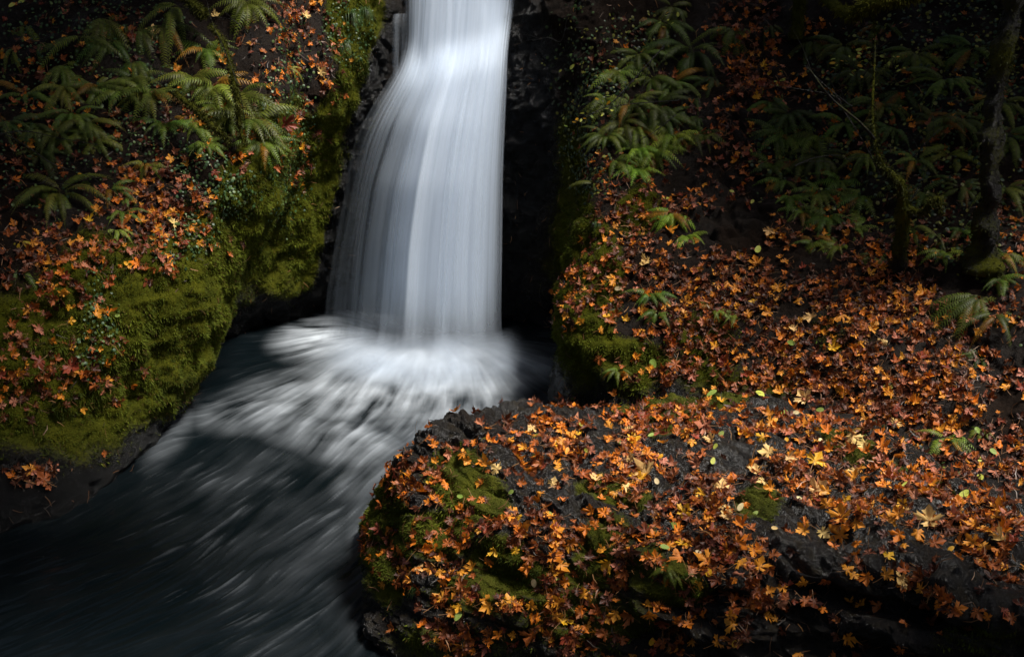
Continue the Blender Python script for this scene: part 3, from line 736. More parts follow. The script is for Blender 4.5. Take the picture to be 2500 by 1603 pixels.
# ------------------------------------------------------------------ single leaves, the ones that show largest
def leaf_mesh(name, T, part=None):
    V, F, st = T
    if part is not None:
        F = F[(st[F[:, 0]] > .5) == part]
        used = np.unique(F); mp = np.zeros(len(V), int); mp[used] = np.arange(len(used)); V, F, st = V[used], mp[F], st[used]
    return mesh_np(name, V, F, M_LEAF, {'stalk': st}, link=False).data
LEAF_ME = [leaf_mesh('maple_leaf', T) for T in TEMPL]
BLADE_ME = [leaf_mesh('maple_leaf', T, False) for T in TEMPL]
STALK_ME = [leaf_mesh('stalk', T, True) for T in TEMPL]
OVAL_ME = [leaf_mesh('oval_leaf', T) for T in OVALS]
LEAVES = []
def put_leaf(px, py, size_px, colour, kind='maple', rnd=random):
    h = hit(px, py)
    if h is None: return None
    co, no, where, dist = h
    T = T_ROCK if where == 'boulder' else T_BANK
    # mean ground normal around the spot
    acc = Vector(no)
    for dx_, dy_ in ((14, 0), (-14, 0), (0, 9), (0, -9)):
        g = hit(px + dx_, py + dy_)
        if g and (g[0] - co).length < 0.4: acc += g[1]
    no = acc.normalized()
    no = (no + Vector((rnd.gauss(0, .11), rnd.gauss(0, .11) - 0.08, rnd.gauss(0, .1) + 0.1))).normalized()
    k = rnd.randrange(len(TEMPL) if kind == 'maple' else len(OVALS)); big = kind == 'maple' and size_px > 43
    me = (BLADE_ME if big else LEAF_ME)[k] if kind == 'maple' else OVAL_ME[k]
    o = bpy.data.objects.new('maple_leaf' if kind == 'maple' else 'oval_leaf', me)
    COL.objects.link(o)
    q = no.to_track_quat('Z', 'Y') @ Quaternion((0, 0, 1), rnd.uniform(0, 6.28))
    o.rotation_mode = 'QUATERNION'; o.rotation_quaternion = q
    s = size_px / FPX * dist * (1.0 if kind == 'maple' else 1.0)
    o.scale = (s, s, s)
    o.location = co + no * (0.03 if kind == 'maple' else 0.035)
    c = PAL[colour]; j = rnd.uniform(0.9, 1.1)
    o.color = (min(c[0] * j, .9), c[1] * j * rnd.uniform(.93, 1.07), c[2] * j, 1)
    if big:
        st = bpy.data.objects.new('stalk', STALK_ME[k]); COL.objects.link(st); st.parent = o
    LEAVES.append(dict(o=o, px=px, py=py, size=size_px, colour=colour, kind=kind, where=where))
    return o
# leaves read off the photograph: x, y, width, colour
HERO = """
1357 1092 44 golden;1412 1070 40 golden;1360 1075 34 pale;1305 1048 48 pale;1330 1030 38 orange;1187 1140 46 amber;1220 1148 50 pale;1148 1128 34 amber;1064 1132 34 amber;1350 1187 46 pale;1325 1210 38 amber;1315 1225 32 orange
1270 1262 56 golden;1246 1255 44 amber;1220 1275 32 amber;1070 1230 44 orange;1180 1222 34 orange;1015 1272 34 amber;1140 1080 34 red;1150 1080 30 orange;1060 1092 40 orange;1046 1158 34 rust;1000 1152 30 orange;1090 1192 44 orange;1268 1182 44 rust;1330 1256 44 amber
1440 1105 42 pink;1575 1115 52 orange;1530 1052 36 pale;1535 1072 56 golden;1570 1013 60 red;1495 1045 46 amber;1490 1072 36 orange;1545 1127 48 pale;1585 1160 66 pale;1520 1190 50 pale;1455 1180 40 pale;1548 1160 36 golden;1565 1172 40 golden;1680 1062 46 amber;1606 1050 36 brown;1690 1077 40 amber
1740 1080 44 pale;1720 1200 50 golden;1760 1200 60 pale;1783 1190 58 orange;1735 1222 40 pale;1775 1240 44 pale;1665 1256 54 golden;1730 1260 50 amber;1790 1270 48 pale;1680 1240 36 amber;1740 1290 54 pale;1785 1300 40 pale;1815 1290 54 orange;1700 1160 48 orange;1850 1042 44 amber;1875 1035 50 amber
1865 1066 50 golden;1820 1060 46 pink;1885 1105 56 pale;1840 1125 66 orange;1850 1160 44 pale;1840 1170 44 pink;1795 1168 40 orange;1872 1175 48 pale;1885 1195 44 amber;1730 1040 60 pink;1605 1010 50 orange;1620 1040 40 red;1670 1005 44 amber;1640 1140 36 pink;1705 1140 46 pink;1720 1115 44 rust
2080 1062 62 pale;2022 1060 44 orange;2115 1080 56 pale;2145 1090 50 orange;1945 1050 44 orange;1960 1042 36 amber;2160 1098 40 orange;2120 1108 44 orange;2030 1100 44 amber;1990 1102 52 red;1925 1105 40 amber;1985 1132 66 golden;1920 1120 44 pale;1950 1118 44 orange;2015 1125 44 pink
2090 1148 40 pale;2125 1145 44 orange;2085 1178 58 amber;2068 1170 40 rust;2160 1130 46 pink;2180 1150 56 pink;2045 1180 46 brown;1992 1205 70 pale;2025 1200 46 amber;1985 1222 36 golden;2025 1238 50 amber;2050 1245 44 orange;2062 1222 34 golden;2145 1222 50 orange;2200 1210 44 rust;2210 1235 36 golden;2220 1245 44 pale;2115 1232 40 orange
2300 1220 52 pink;2340 1235 44 orange;2060 1272 66 amber;2090 1275 50 amber;1970 1280 46 orange;2005 1295 58 pale;2185 1275 66 amber;2195 1262 50 amber;2270 1282 76 pale;2300 1285 44 pink;2200 1300 50 orange;2240 1298 56 amber;2355 1270 54 pale;2395 1290 52 amber;2440 1300 60 orange;2455 1325 60 pale;2380 1330 56 amber;2400 1330 60 amber;2465 1295 44 pale
1968 1302 52 amber;2062 1312 72 amber;2100 1325 44 orange;2125 1345 54 pink;2275 1330 58 rust;2345 1362 36 orange;2415 1378 54 rust;2460 1355 46 rust;2165 1365 40 golden;2062 1395 40 amber;2120 1400 50 orange;2160 1405 50 amber;2205 1408 56 pale;2255 1415 54 brown;2080 1402 36 amber;2300 1450 44 rust;2260 1440 44 amber;2325 1470 44 rust;2390 1490 54 rust;2020 1415 40 rust;1965 1417 44 amber;1958 1465 52 rust;1920 1475 44 rust
2100 1478 40 amber;2060 1552 54 amber;2205 1580 44 rust;1955 1600 44 amber;2440 1490 40 red;1990 1455 36 rust;2165 1345 30 pink
1800 1317 66 orange;1840 1340 54 amber;1850 1390 60 amber;1735 1370 56 amber;1785 1365 60 orange;1660 1370 54 orange;1640 1340 50 amber;1665 1325 44 golden;1690 1322 40 amber;1720 1325 44 pink;1600 1370 50 orange;1630 1385 34 orange;1490 1365 54 golden;1480 1342 36 amber;1420 1320 46 orange;1425 1455 52 amber;1520 1435 50 amber;1505 1490 44 amber;1610 1480 60 orange;1720 1450 44 rust;1550 1500 56 rust;1620 1520 66 red;1655 1535 56 amber;1440 1575 54 rust;1780 1500 50 amber;1795 1530 54 amber;1745 1565 56 amber;1695 1573 40 amber;1755 1525 40 rust;1850 1450 54 rust;1870 1450 46 amber;1780 1445 50 brown;1655 1580 44 brown;1540 1600 40 amber;1880 1380 46 rust;1530 1380 40 rust
1270 1302 60 amber;1250 1325 40 rust;1210 1335 44 golden;1265 1340 44 golden;1345 1350 50 orange;1350 1370 40 golden;1350 1400 44 amber;1290 1378 44 orange;1345 1460 56 amber;1365 1475 50 amber;1350 1500 50 amber;1365 1520 60 golden;1195 1375 30 orange;1090 1300 32 orange;1100 1330 48 rust;1060 1385 60 amber;1018 1392 48 pale;980 1400 44 amber;975 1345 34 orange;1075 1370 36 amber;1120 1430 56 rust;1125 1440 50 amber;1065 1480 56 rust;1125 1475 34 golden;1095 1500 44 amber;1065 1535 56 amber;1115 1580 48 amber;1080 1570 56 rust;1200 1475 50 amber;1260 1480 54 rust;1295 1480 40 amber;1290 1400 36 orange;1220 1552 40 orange;1255 1550 34 amber;1300 1540 66 rust;1380 1560 56 rust;940 1420 34 amber;1005 1325 36 orange;1180 1468 44 amber;1150 1470 36 amber;1400 1565 44 rust;1380 1330 48 orange;1010 1305 34 rust
2027 853 44 golden;1675 748 50 amber;1630 564 46 amber;1848 740 36 golden;1985 770 52 pale;2060 770 48 amber;1905 808 36 pale;1920 640 34 amber;1605 1000 28 golden;1760 980 34 golden;1735 978 30 amber;1560 758 40 amber;1375 680 0 golden;1880 765 44 amber;1940 810 34 pale;1900 855 34 amber;1958 870 34 amber;2120 805 34 amber;2160 833 40 pale;2025 755 40 pale;2000 748 40 amber;1950 732 44 amber;1880 900 34 amber;1720 960 30 amber;1910 960 36 amber;1970 980 50 pale;2060 970 50 amber;2230 985 44 amber;2190 1030 48 pale;2330 1040 44 amber;2300 1020 56 rust;1880 560 36 pale;2260 720 46 amber;2280 795 54 amber;2240 800 44 rust;1860 168 30 golden;1855 237 32 golden;1525 785 28 golden;1465 870 40 rust;1490 690 30 amber;1585 640 44 pale;1500 680 34 amber;1570 1010 0 red;1480 785 44 rust;1350 705 24 orange;1795 700 50 amber;1850 650 44 amber;1710 1000 34 amber;1620 925 46 rust;1760 900 50 rust;1860 925 44 rust;2110 1000 40 amber;2140 680 36 rust;1650 885 60 rust;1730 820 44 rust;1820 770 40 amber;1900 700 44 amber;2010 690 40 rust
220 545 38 golden;430 548 46 pale;390 585 44 amber;165 745 26 golden;168 783 30 golden;400 660 40 pink;115 650 40 amber;415 635 40 orange;310 652 24 golden;180 640 24 orange;475 552 20 amber;70 760 36 amber;95 800 40 pink;20 795 30 rust;100 880 56 red;170 895 66 red;735 360 32 golden;420 390 32 amber;325 425 34 rust;450 430 30 pink;290 75 30 amber;373 85 40 pale;430 175 34 amber;535 140 38 amber;520 45 30 pale;780 180 34 pale;800 200 34 orange;745 45 34 pale;680 105 24 orange;675 230 30 orange;855 150 18 amber;715 275 50 brown;690 310 60 red;410 245 30 rust;395 640 36 pink;30 920 34 rust;60 1160 56 rust;110 1175 56 rust;85 1150 50 amber;255 1105 22 rust;200 220 30 orange;70 170 26 rust;125 230 34 rust;35 120 30 rust;50 830 44 brown;350 540 40 amber;300 560 44 rust;480 480 40 rust;420 500 44 pink;380 520 44 amber;260 690 40 rust;130 730 44 rust
"""
OVALS_AT = """
1182 1070 20 lime;1312 1066 24 lime;1308 1114 14 green;1345 1112 16 cream;1310 1150 18 pale;1010 1187 16 cream;1045 1178 12 golden;1338 1258 26 green;1250 1200 18 green;1127 1215 20 green;1464 1165 22 golden;1605 1178 22 cream;1740 1128 22 lime;1508 1081 20 green;1590 1067 20 green;1615 1117 20 golden;1810 1240 26 cream;1845 1255 20 green;1474 1255 18 golden;1648 1284 28 green;1890 1292 18 pale;1545 1188 24 lime;2210 1190 34 lime;2355 1212 36 lime;2000 1078 16 cream;1922 1077 18 golden;1915 1013 24 green;2003 1002 22 green;1950 1220 18 cream;1748 1090 18 lime;2322 1341 20 golden;1420 1040 16 lime;1435 1100 18 lime;1760 1062 24 green;1740 965 34 green;1855 967 34 lime;1933 838 24 green;2170 945 34 lime;2235 760 22 green;1598 890 32 green;1510 705 20 cream;1480 775 24 golden;1850 613 28 lime;1625 490 24 lime;1835 495 16 lime;1785 470 14 lime;2387 1052 20 green;2390 1125 20 lime;2425 1105 22 green;2395 1170 26 lime;1358 1410 20 green;1292 1345 24 lime;1308 1418 28 cream;1120 1505 30 green;1350 1413 18 lime;1620 1340 28 green;1745 1345 32 pale;1735 1403 32 golden;1705 1352 22 cream;1595 1572 26 golden;1805 1573 36 golden;1945 1010 20 cream;195 430 16 golden;505 285 14 lime;1400 165 18 lime;1652 65 16 lime;1380 290 12 lime;2155 140 14 lime;30 18 20 lime;55 8 16 lime;1975 240 12 golden;2100 165 16 golden;1880 180 16 golden;1910 200 16 lime;285 770 14 green;520 990 0 green
"""
def parse(s):
    for ln in s.replace('\n', ';').split(';'):
        f = ln.split()
        if len(f) == 4 and float(f[2]) > 0: yield float(f[0]), float(f[1]), float(f[2]), f[3]
rl = random.Random(11)
for a in parse(HERO): put_leaf(a[0], a[1], a[2] * rl.uniform(.80, 1.0), a[3], 'maple', rl)
for a in parse(OVALS_AT): put_leaf(a[0], a[1], a[2] * .85, a[3], 'oval', rl)
# ------------------------------------------------------------------ moss and low growth (nobody could count these)
def mat_tint(name, rough, spec, trans, var=0.35, scale=40):
    t = NT(name); c = t.attr('tint').outputs['Color']
    n = t.noise(scale, 3, 0.7)
    c2 = t.mix(t.math('MULTIPLY', n, var), c, t.mix(0.8, c, (0.01, 0.01, 0.003)))
    p = t.bsdf(c2, rough, spec); tr = t.n('BsdfTranslucent'); t.l(c2, tr.inputs['Color'])
    m = t.n('MixShader'); m.inputs[0].default_value = trans
    t.l(p.outputs[0], m.inputs[1]); t.l(tr.outputs[0], m.inputs[2]); return t.done(m.outputs[0])
M_MOSS = mat_tint('moss', 0.8, 0.15, 0.25)
M_FERN_C = mat_tint('low_growth', 0.45, 0.4, 0.2)
M_BARK = mat_ground('mossy_bark')
def moss_blades(name, label, Gr, Nr, dens, count, seed, lo=0.018, hi=0.05):
    r = np.random.default_rng(seed)
    p, nn, i, j = sample_grid(Gr, Nr, dens, count, r)
    L = r.uniform(lo, hi, count) * (0.7 + 0.6 * sstep(-.2, .5, fbm(p * 3, 2, seed)))
    d = nn + r.normal(0, 0.45, (count, 3)) + np.array([0, 0, -0.35]) * (1 - np.abs(nn[:, 2:3]))
    d /= np.linalg.norm(d, axis=1, keepdims=True)
    s = np.cross(d, r.normal(0, 1, (count, 3))); s /= np.linalg.norm(s, axis=1, keepdims=True)
    w = (L * r.uniform(0.10, 0.2, count))[:, None]
    V = np.stack([p - s * w - nn * .004, p + s * w - nn * .004, p + d * L[:, None] + np.array([0, 0, -1]) * (L * .25)[:, None]], 1).reshape(-1, 3)
    F = np.arange(count * 3).reshape(-1, 3)
    k = np.clip(0.5 + 0.9 * fbm(p * 1.8, 3, seed + 5) + r.normal(0, .15, count), 0, 1)[:, None]
    c = np.array([[0.034, 0.052, 0.006]]) * (1 - k) + np.array([[0.155, 0.185, 0.014]]) * k
    brownish = (r.random(count) < 0.12)[:, None]
    c = np.where(brownish, np.array([[0.09, 0.06, 0.012]]), c) * r.uniform(.7, 1.25, (count, 1))
    return tag(mesh_np(name, V, F, M_MOSS, {'tint': np.repeat(c, 3, 0)}, smooth=False), label, 'moss', kind='stuff')
px, py, fz = proj(G)
fr = (px > -60) & (px < 2560) & (py > -40) & (py < 1660)
md = np.clip(moss - 0.12, 0, 1) ** 1.2 * fr * (G[..., 2] > 0.12)
ml = md.copy(); ml[:, mid:] = 0; mr = md.copy(); mr[:, :mid] = 0
moss_blades('moss', 'thick yellow green moss cushions hanging over the left bank', G, NRM, ml, 90000, 1)
moss_blades('moss', 'olive moss clinging to the corner of the right bank', G, NRM, mr, 50000, 2)
px, py, fz = proj(B)
frb = (px > 850) & (px < 2560) & (py > 950) & (py < 1660)
moss_blades('moss', 'short dark moss patches on the foreground boulder', B, BN_, np.clip(bmoss - 0.15, 0, 1) * frb * (B[..., 2] > 0.1), 90000, 3, .012, .036)
# small round leaved creepers among the moss
t = np.arange(7) / 7 * 2 * math.pi
CRT = [(np.column_stack([np.concatenate([[0], .5 * np.cos(t)]), np.concatenate([[0], .5 * np.sin(t)]), np.concatenate([[.12], 0 * t])]), np.array([(0, 1 + k, 1 + (k + 1) % 7) for k in range(7)]), np.zeros(8))]
def creeper(label, dens, count, seed, smin, smax, cols):
    r = np.random.default_rng(seed)
    p, nn, i, j = sample_grid(G, NS_BANK, dens, count, r)
    c = np.array(cols)[r.integers(0, len(cols), count)] * r.uniform(.6, 1.3, (count, 1))
    o = scatter_mesh('ground_cover', CRT, np.zeros(count, int), p, nn, r.uniform(smin, smax, count), r.uniform(0, 6, count), c, M_FERN_C, lift=r.uniform(.015, .06, count), tilt=r.normal(0, .5, (count, 3)))
    return tag(o, label, 'ground cover', kind='stuff')
px, py, fz = proj(G)
fr2 = (px > -60) & (px < 3400) & (py > -200) & (py < 1660)
creeper('small round leaved creeper among the moss of the left bank', fr * EL(px, py, [(490,420,60,90),(560,470,60,60),(470,560,60,60),(240,760,40,120,0,.6),(230,860,50,60,0,.6),(420,600,50,60,0,.6),(330,330,120,60,0,.5),(700,300,60,240,0,.4),(840,80,60,80,0,.6),(200,150,260,200,0,.25),(120,400,140,120,0,.3)]), 4200, 21, .02, .045,
        [(0.05, 0.11, 0.03), (0.04, 0.09, 0.03), (0.10, 0.16, 0.04)])
creeper('dark glossy creeper leaves on the shaded right slope', fr2 * EL(px, py, [(1470,210,50,60,0,1),(1430,320,60,140,0,.5),(1460,430,50,40,0,.7),(2100,200,120,120,0,.4),(2250,330,200,160,0,.4),(1540,110,80,80,0,.4),(1400,120,60,140,0,.3),(2150,1090,120,40,25,.6),(2280,1180,60,50,20,.5),(1900,380,80,60,0,.5),(2350,150,200,200,0,.4),(2850,300,350,350,0,.35),(2850,800,300,300,0,.15),(2100,420,200,120,0,.35),(2330,560,160,80,0,.4)]), 6800, 22, .03, .06,
        [(0.025, 0.06, 0.02), (0.05, 0.09, 0.02), (0.20, 0.20, 0.03), (0.03, 0.05, 0.02)])

# ------------------------------------------------------------------ ferns
def frond_mesh(name, kind, seed):
    """a frond along +X, one unit long, arching up then down in Z, leaflets to both sides"""
    r = np.random.default_rng(seed)
    if kind == 'sword': n, wid, arch, droop, lw = 30, 0.095, 0.34, 0.72, 0.017
    elif kind == 'hang': n, wid, arch, droop, lw = 28, 0.090, 0.20, 0.85, 0.017
    else: n, wid, arch, droop, lw = 16, 0.175, 0.22, 0.55, 0.030
    side = r.uniform(-.14, .14)
    def pos(t):
        return np.array([t * (1 - .12 * t), side * t * t, arch * math.sin(min(t * 1.25, 1.6) * 1.1) * 1.0 - droop * t * t])
    V, F, tint = [], [], []
    base = np.array([0.075, 0.108, 0.012]) * r.uniform(0.8, 1.25)
    for k in range(n + 1):
        t = k / n; p = pos(t); w = 0.006 * (1 - t) + 0.001
        V += [p + [0, -w, 0.001], p + [0, w, 0.001]]; tint += [(0.07, 0.075, 0.02)] * 2
        if k: a = 2 * k; F.append((a - 2, a - 1, a + 1, a))
    for k in range(n * 2):
        s = 1 if k % 2 else -1
        t = 0.10 + 0.90 * (k + .5) / (n * 2)
        p = pos(t); d = pos(min(t + .02, 1.02)) - p; d /= np.linalg.norm(d)
        if kind == 'short': prof = (1 - t) ** 0.75 * (0.45 + 0.55 * sstep(0, .25, t)) * 1.15
        else: prof = (1 - sstep(0.55, 1.02, t)) * (0.55 + 0.45 * sstep(0, .3, t))
        L = wid * (prof + 0.05) * r.uniform(.86, 1.1)
        out = np.array([d[0] * 0.32 - d[1] * s, d[1] * .32 + d[0] * s, d[2] * 0.35 - 0.10 - r.uniform(0, .25)])
        out /= np.linalg.norm(out)
        h = lw * (0.55 + 0.6 * prof)
        b = len(V)
        mid_ = p + out * L * .55 + np.array([0, 0, .012])
        V += [p - d * h * .6, p + d * h * .6, mid_ - d * h * .55, mid_ + d * h * .50, p + out * L + d * h * .4 + np.array([0, 0, -L * .22])]
        c = base * r.uniform(.75, 1.3) * (1 + .25 * t)
        tint += [tuple(c)] * 5
        F += [(b, b + 1, b + 3, b + 2), (b + 2, b + 3, b + 4, b + 4)]
    Q4 = np.array([f for f in F if f[2] != f[3]]); T3 = np.array([f[:3] for f in F if f[2] == f[3]])
    o = mesh_np(name, np.array(V), [Q4, T3], M_FROND, {'tint': np.array(tint)}, smooth=False, link=False)
    return o.data
def mat_frond():
    t = NT('fern_frond')
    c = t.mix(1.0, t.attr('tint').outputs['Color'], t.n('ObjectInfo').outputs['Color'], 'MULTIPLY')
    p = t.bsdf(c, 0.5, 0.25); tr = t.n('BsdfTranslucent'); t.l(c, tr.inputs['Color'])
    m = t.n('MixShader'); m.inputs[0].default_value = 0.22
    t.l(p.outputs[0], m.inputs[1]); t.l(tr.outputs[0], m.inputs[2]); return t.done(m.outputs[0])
M_FROND = mat_frond()
FRONDS = {k: [frond_mesh('frond', k, s * 7 + i) for i in range(5)] for s, k in enumerate(('sword', 'hang', 'short'))}
PLANTS = []
rf = random.Random(5)
def fern(px, py, len_px, n, kind='sword', spread=120, colour=(1, 1, 1), lean=0.0):
    h = hit(px, py)
    if h is None: return
    co, no, where, dist = h
    root = bpy.data.objects.new('fern', None); COL.objects.link(root)
    root.empty_display_size = 0.05
    root.location = co - no * 0.02
    up = (no * 0.55 + Vector((0, -0.15, 0.75))).normalized()
    down = Vector((no.x + lean, no.y, 0))
    if down.length < 0.2: down = Vector((0.1, -1, 0))
    az0 = math.atan2(down.y, down.x)
    L = len_px / FPX * dist * 1.18
    jf = rf.uniform(.5, 1.25); yf = rf.uniform(.85, 1.25)
    for k in range(n):
        o = bpy.data.objects.new('frond', rf.choice(FRONDS[kind])); COL.objects.link(o); o.parent = root
        f = (k + .5) / n * 2 - 1
        az = az0 + math.radians(spread) * f + rf.gauss(0, .16)
        q = Quaternion((0, 0, 1), az) @ Quaternion((0, 1, 0), -math.radians(rf.uniform(-26, 30) if kind != 'hang' else rf.uniform(-34, 14)))
        tilt = Vector((0, 0, 1)).rotation_difference(up)
        o.rotation_mode = 'QUATERNION'; o.rotation_quaternion = tilt @ q
        s = L * rf.uniform(.68, 1.12)
        o.scale = (s, s * rf.uniform(.85, 1.15), s)
        j = rf.uniform(.75, 1.3)
        j *= jf; o.color = (colour[0] * j * yf * rf.uniform(.85, 1.2), colour[1] * j, colour[2] * j, 1)
        if rf.random() < .05: o.color = (2.6 * j, .9 * j, .6 * j, 1)
        o.location = Vector((rf.gauss(0, .02), rf.gauss(0, .02), 0)) + up * 0.02 * rf.random()
    PLANTS.append(dict(o=root, px=px, py=py, size=len_px, colour='', kind='fern', where=where, sub=kind))
    return root
FERNS = """
200 90 140 9 hang;255 48 150 13 hang;340 70 150 13 hang;405 62 140 11 hang;435 15 150 12 hang;605 5 110 14 short;30 120 110 8 hang;105 105 120 7 hang;65 235 120 8 sword;160 220 120 8 sword;235 212 130 11 sword
305 218 115 13 short;372 225 110 14 short;215 300 130 10 sword;470 188 100 13 short;525 208 110 14 short;575 232 130 16 short;610 290 130 16 short;475 300 95 13 short;505 350 80 10 short;140 330 120 9 sword;232 342 100 8 sword;100 372 110 8 sword
88 455 130 9 hang;150 468 140 8 sword;270 462 100 6 sword;302 520 80 6 sword;290 560 60 7 sword;312 480 70 6 hang;48 590 60 4 hang;50 655 110 5 hang;705 165 60 5 sword;560 290 90 12 short;640 345 90 10 short;20 300 110 7 sword;330 150 110 9 hang
1620 60 120 11 sword;1690 125 150 13 sword;1790 70 130 15 hang;1560 135 110 12 sword;1510 175 100 12 short;1745 190 130 12 hang;1640 205 120 12 sword;1600 260 120 13 sword;1540 255 100 12 sword;1560 315 120 13 sword;1705 245 90 8 hang;1645 330 100 16 short
1595 368 100 18 short;1555 412 80 16 short;1695 330 90 13 short;1705 285 80 8 hang;1455 448 80 5 sword;1645 520 80 14 short;1680 575 80 15 short;1590 715 70 10 short;1605 760 60 8 short;1745 755 60 9 short;1795 768 60 9 short;1508 900 55 8 short;1480 330 90 10 sword;1500 390 90 10 short
1925 280 130 11 sword;1985 100 120 9 hang;2060 115 120 9 sword;1930 330 95 12 short;1955 400 90 12 short;2005 380 110 10 sword;1915 440 75 11 short;1960 515 80 13 short;2020 530 90 15 short;2085 555 90 13 short;2045 595 75 13 short;1985 590 65 9 short;2105 480 90 10 short
2150 260 120 9 sword;2205 225 140 9 hang;2235 130 130 8 sword;2310 200 130 8 sword;2235 395 110 8 sword;2345 458 90 8 sword;2230 558 90 7 sword;2285 570 75 6 hang;2140 628 65 8 short;2310 615 80 8 short;2445 615 80 10 short;2440 680 80 10 short;2390 722 170 11 hang;2435 765 150 9 hang;2390 860 110 8 hang
2310 1066 85 12 short;2400 1050 50 7 short;2110 1048 50 7 short;2160 1085 40 7 short;2215 1140 40 7 short;2262 1180 44 7 short;2300 1212 40 6 short;1580 1288 62 10 short;1628 1380 62 10 short;1660 1408 44 6 short;1880 250 90 8 sword;1640 20 110 9 sword;1880 60 90 8 hang;2340 300 120 8 sword;2060 300 110 9 sword;2440 250 120 8 sword
270 100 120 10 hang;150 160 120 9 hang;60 60 130 9 hang;330 190 100 12 short;420 160 110 11 hang;500 120 100 11 short;180 280 110 10 sword;90 300 110 8 hang;400 300 90 10 short;540 260 90 12 short;360 400 70 8 short
1590 190 110 11 sword;1520 300 110 11 sword;1480 240 90 9 short;1620 290 110 11 sword;1560 360 90 14 short;1720 330 80 11 short;1900 330 100 11 short;1990 330 110 10 short;1890 400 80 11 short;1930 480 80 12 short;2060 440 90 12 short;2000 470 90 12 short;2120 380 100 10 sword;2100 180 120 9 sword;2180 320 110 9 sword;2280 300 120 8 sword;2380 120 120 8 sword;2150 60 110 8 hang;2460 330 120 9 sword;2320 380 100 9 sword;2250 470 90 9 short;2450 460 110 9 sword;2350 560 80 9 short;2420 560 80 9 short
"""
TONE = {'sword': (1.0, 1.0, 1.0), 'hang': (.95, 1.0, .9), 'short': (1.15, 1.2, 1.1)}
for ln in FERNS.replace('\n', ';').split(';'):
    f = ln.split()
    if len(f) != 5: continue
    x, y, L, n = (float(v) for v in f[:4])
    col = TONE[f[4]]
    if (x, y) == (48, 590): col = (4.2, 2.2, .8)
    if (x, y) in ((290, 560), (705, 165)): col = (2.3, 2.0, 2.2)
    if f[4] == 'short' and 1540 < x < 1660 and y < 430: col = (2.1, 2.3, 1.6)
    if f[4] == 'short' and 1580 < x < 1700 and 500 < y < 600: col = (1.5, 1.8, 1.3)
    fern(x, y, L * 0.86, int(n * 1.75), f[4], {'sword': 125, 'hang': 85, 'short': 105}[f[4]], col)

# ------------------------------------------------------------------ grass tufts
def grass_tuft(px, py, len_px, n, label, seed):
    r = np.random.default_rng(seed); h = hit(px, py)
    if h is None: return
    co, no, where, dist = h
    L = len_px / FPX * dist; V, F, T = [], [], []
    for k in range(n):
        a = r.uniform(0, 6.28); out = np.array(no) * 0.8 + np.array([math.cos(a), math.sin(a), 0]) * .5 + np.array([0, 0, .4]); out /= np.linalg.norm(out)
        s = np.cross(out, [0.3, .2, 1]); s /= np.linalg.norm(s); p0 = r.normal(0, L * .10, 3); p0[2] *= .4; l = L * r.uniform(.6, 1.1); b = len(V)
        for i, t_ in enumerate(np.linspace(0, 1, 5)):
            p = p0 + out * l * t_ * .6 + np.array([0, 0, -1]) * l * t_ * t_ * .9; w = .004 * (1 - t_ * .9)
            V += [p - s * w, p + s * w]; T += [np.array([.05, .10, .02]) * r.uniform(.9, 1.2)] * 2
            if i: F.append((b + 2 * i - 2, b + 2 * i - 1, b + 2 * i + 1, b + 2 * i))
    o = mesh_np('grass_tuft', np.array(V), np.array(F), M_FERN_C, {'tint': np.array(T)}, smooth=False)
    o.location = co
    return tag(o, label, 'grass', 'grass tufts on the banks')
grass_tuft(858, 30, 60, 60, 'bright green grass tuft hanging at the top of the mossy wall', 1)
grass_tuft(838, 105, 60, 50, 'thin green grass tuft drooping below the top one on the mossy wall', 2)
grass_tuft(890, 20, 50, 50, 'short grass tuft nearest the top of the waterfall', 3)
grass_tuft(1455, 545, 50, 40, 'grass tuft on the mossy corner of the right bank', 4)
grass_tuft(1016, 1432, 44, 26, 'thin grass tuft hanging from the dark left end of the boulder', 5)
grass_tuft(640, 250, 60, 60, 'long dry grass tuft drooping beside the left ferns', 6)

# ------------------------------------------------------------------ trees, mossy limbs, twigs
def tube(name, pts, radii, mat, parent=None, seg=10, rough=0.15, mossy=0.8, seed=0, sub=8):
    pts = np.array(pts, float); C = crom(pts, sub, 0); R = np.interp(np.linspace(0, len(pts) - 1, len(C)), np.arange(len(pts)), radii)
    V = []
    d = np.gradient(C, axis=0); d /= np.linalg.norm(d, axis=1, keepdims=True)
    ref = np.array([0.31, 0.9, 0.2])
    for i in range(len(C)):
        s = np.cross(d[i], ref); s /= np.linalg.norm(s); t_ = np.cross(d[i], s)
        for k in range(seg):
            a = k / seg * 2 * math.pi
            V.append(C[i] + (s * math.cos(a) + t_ * math.sin(a)) * R[i])
    V = np.array(V); c0 = np.repeat(C, seg, 0); nn = (V - c0) / (np.linalg.norm(V - c0, axis=1, keepdims=True) + 1e-9)
    V = V + nn * (fbm(V * 6, 3, seed) * rough * np.repeat(R, seg) * 2)[:, None]
    F = []
    for i in range(len(C) - 1):
        for k in range(seg):
            F.append((i * seg + k, i * seg + (k + 1) % seg, (i + 1) * seg + (k + 1) % seg, (i + 1) * seg + k))
    ms = np.clip(mossy + 0.5 * fbm(V * 3, 3, seed + 1) + .2 * nn[:, 2], 0, 1)
    o = mesh_np(name, V, np.array(F), mat, {'moss': ms, 'soil': np.full(len(V), .3), 'wet': np.full(len(V), .8)}, parent=parent)  # bark colour darkened as if shaded, through the damp rock attribute
    return o, V, nn, ms
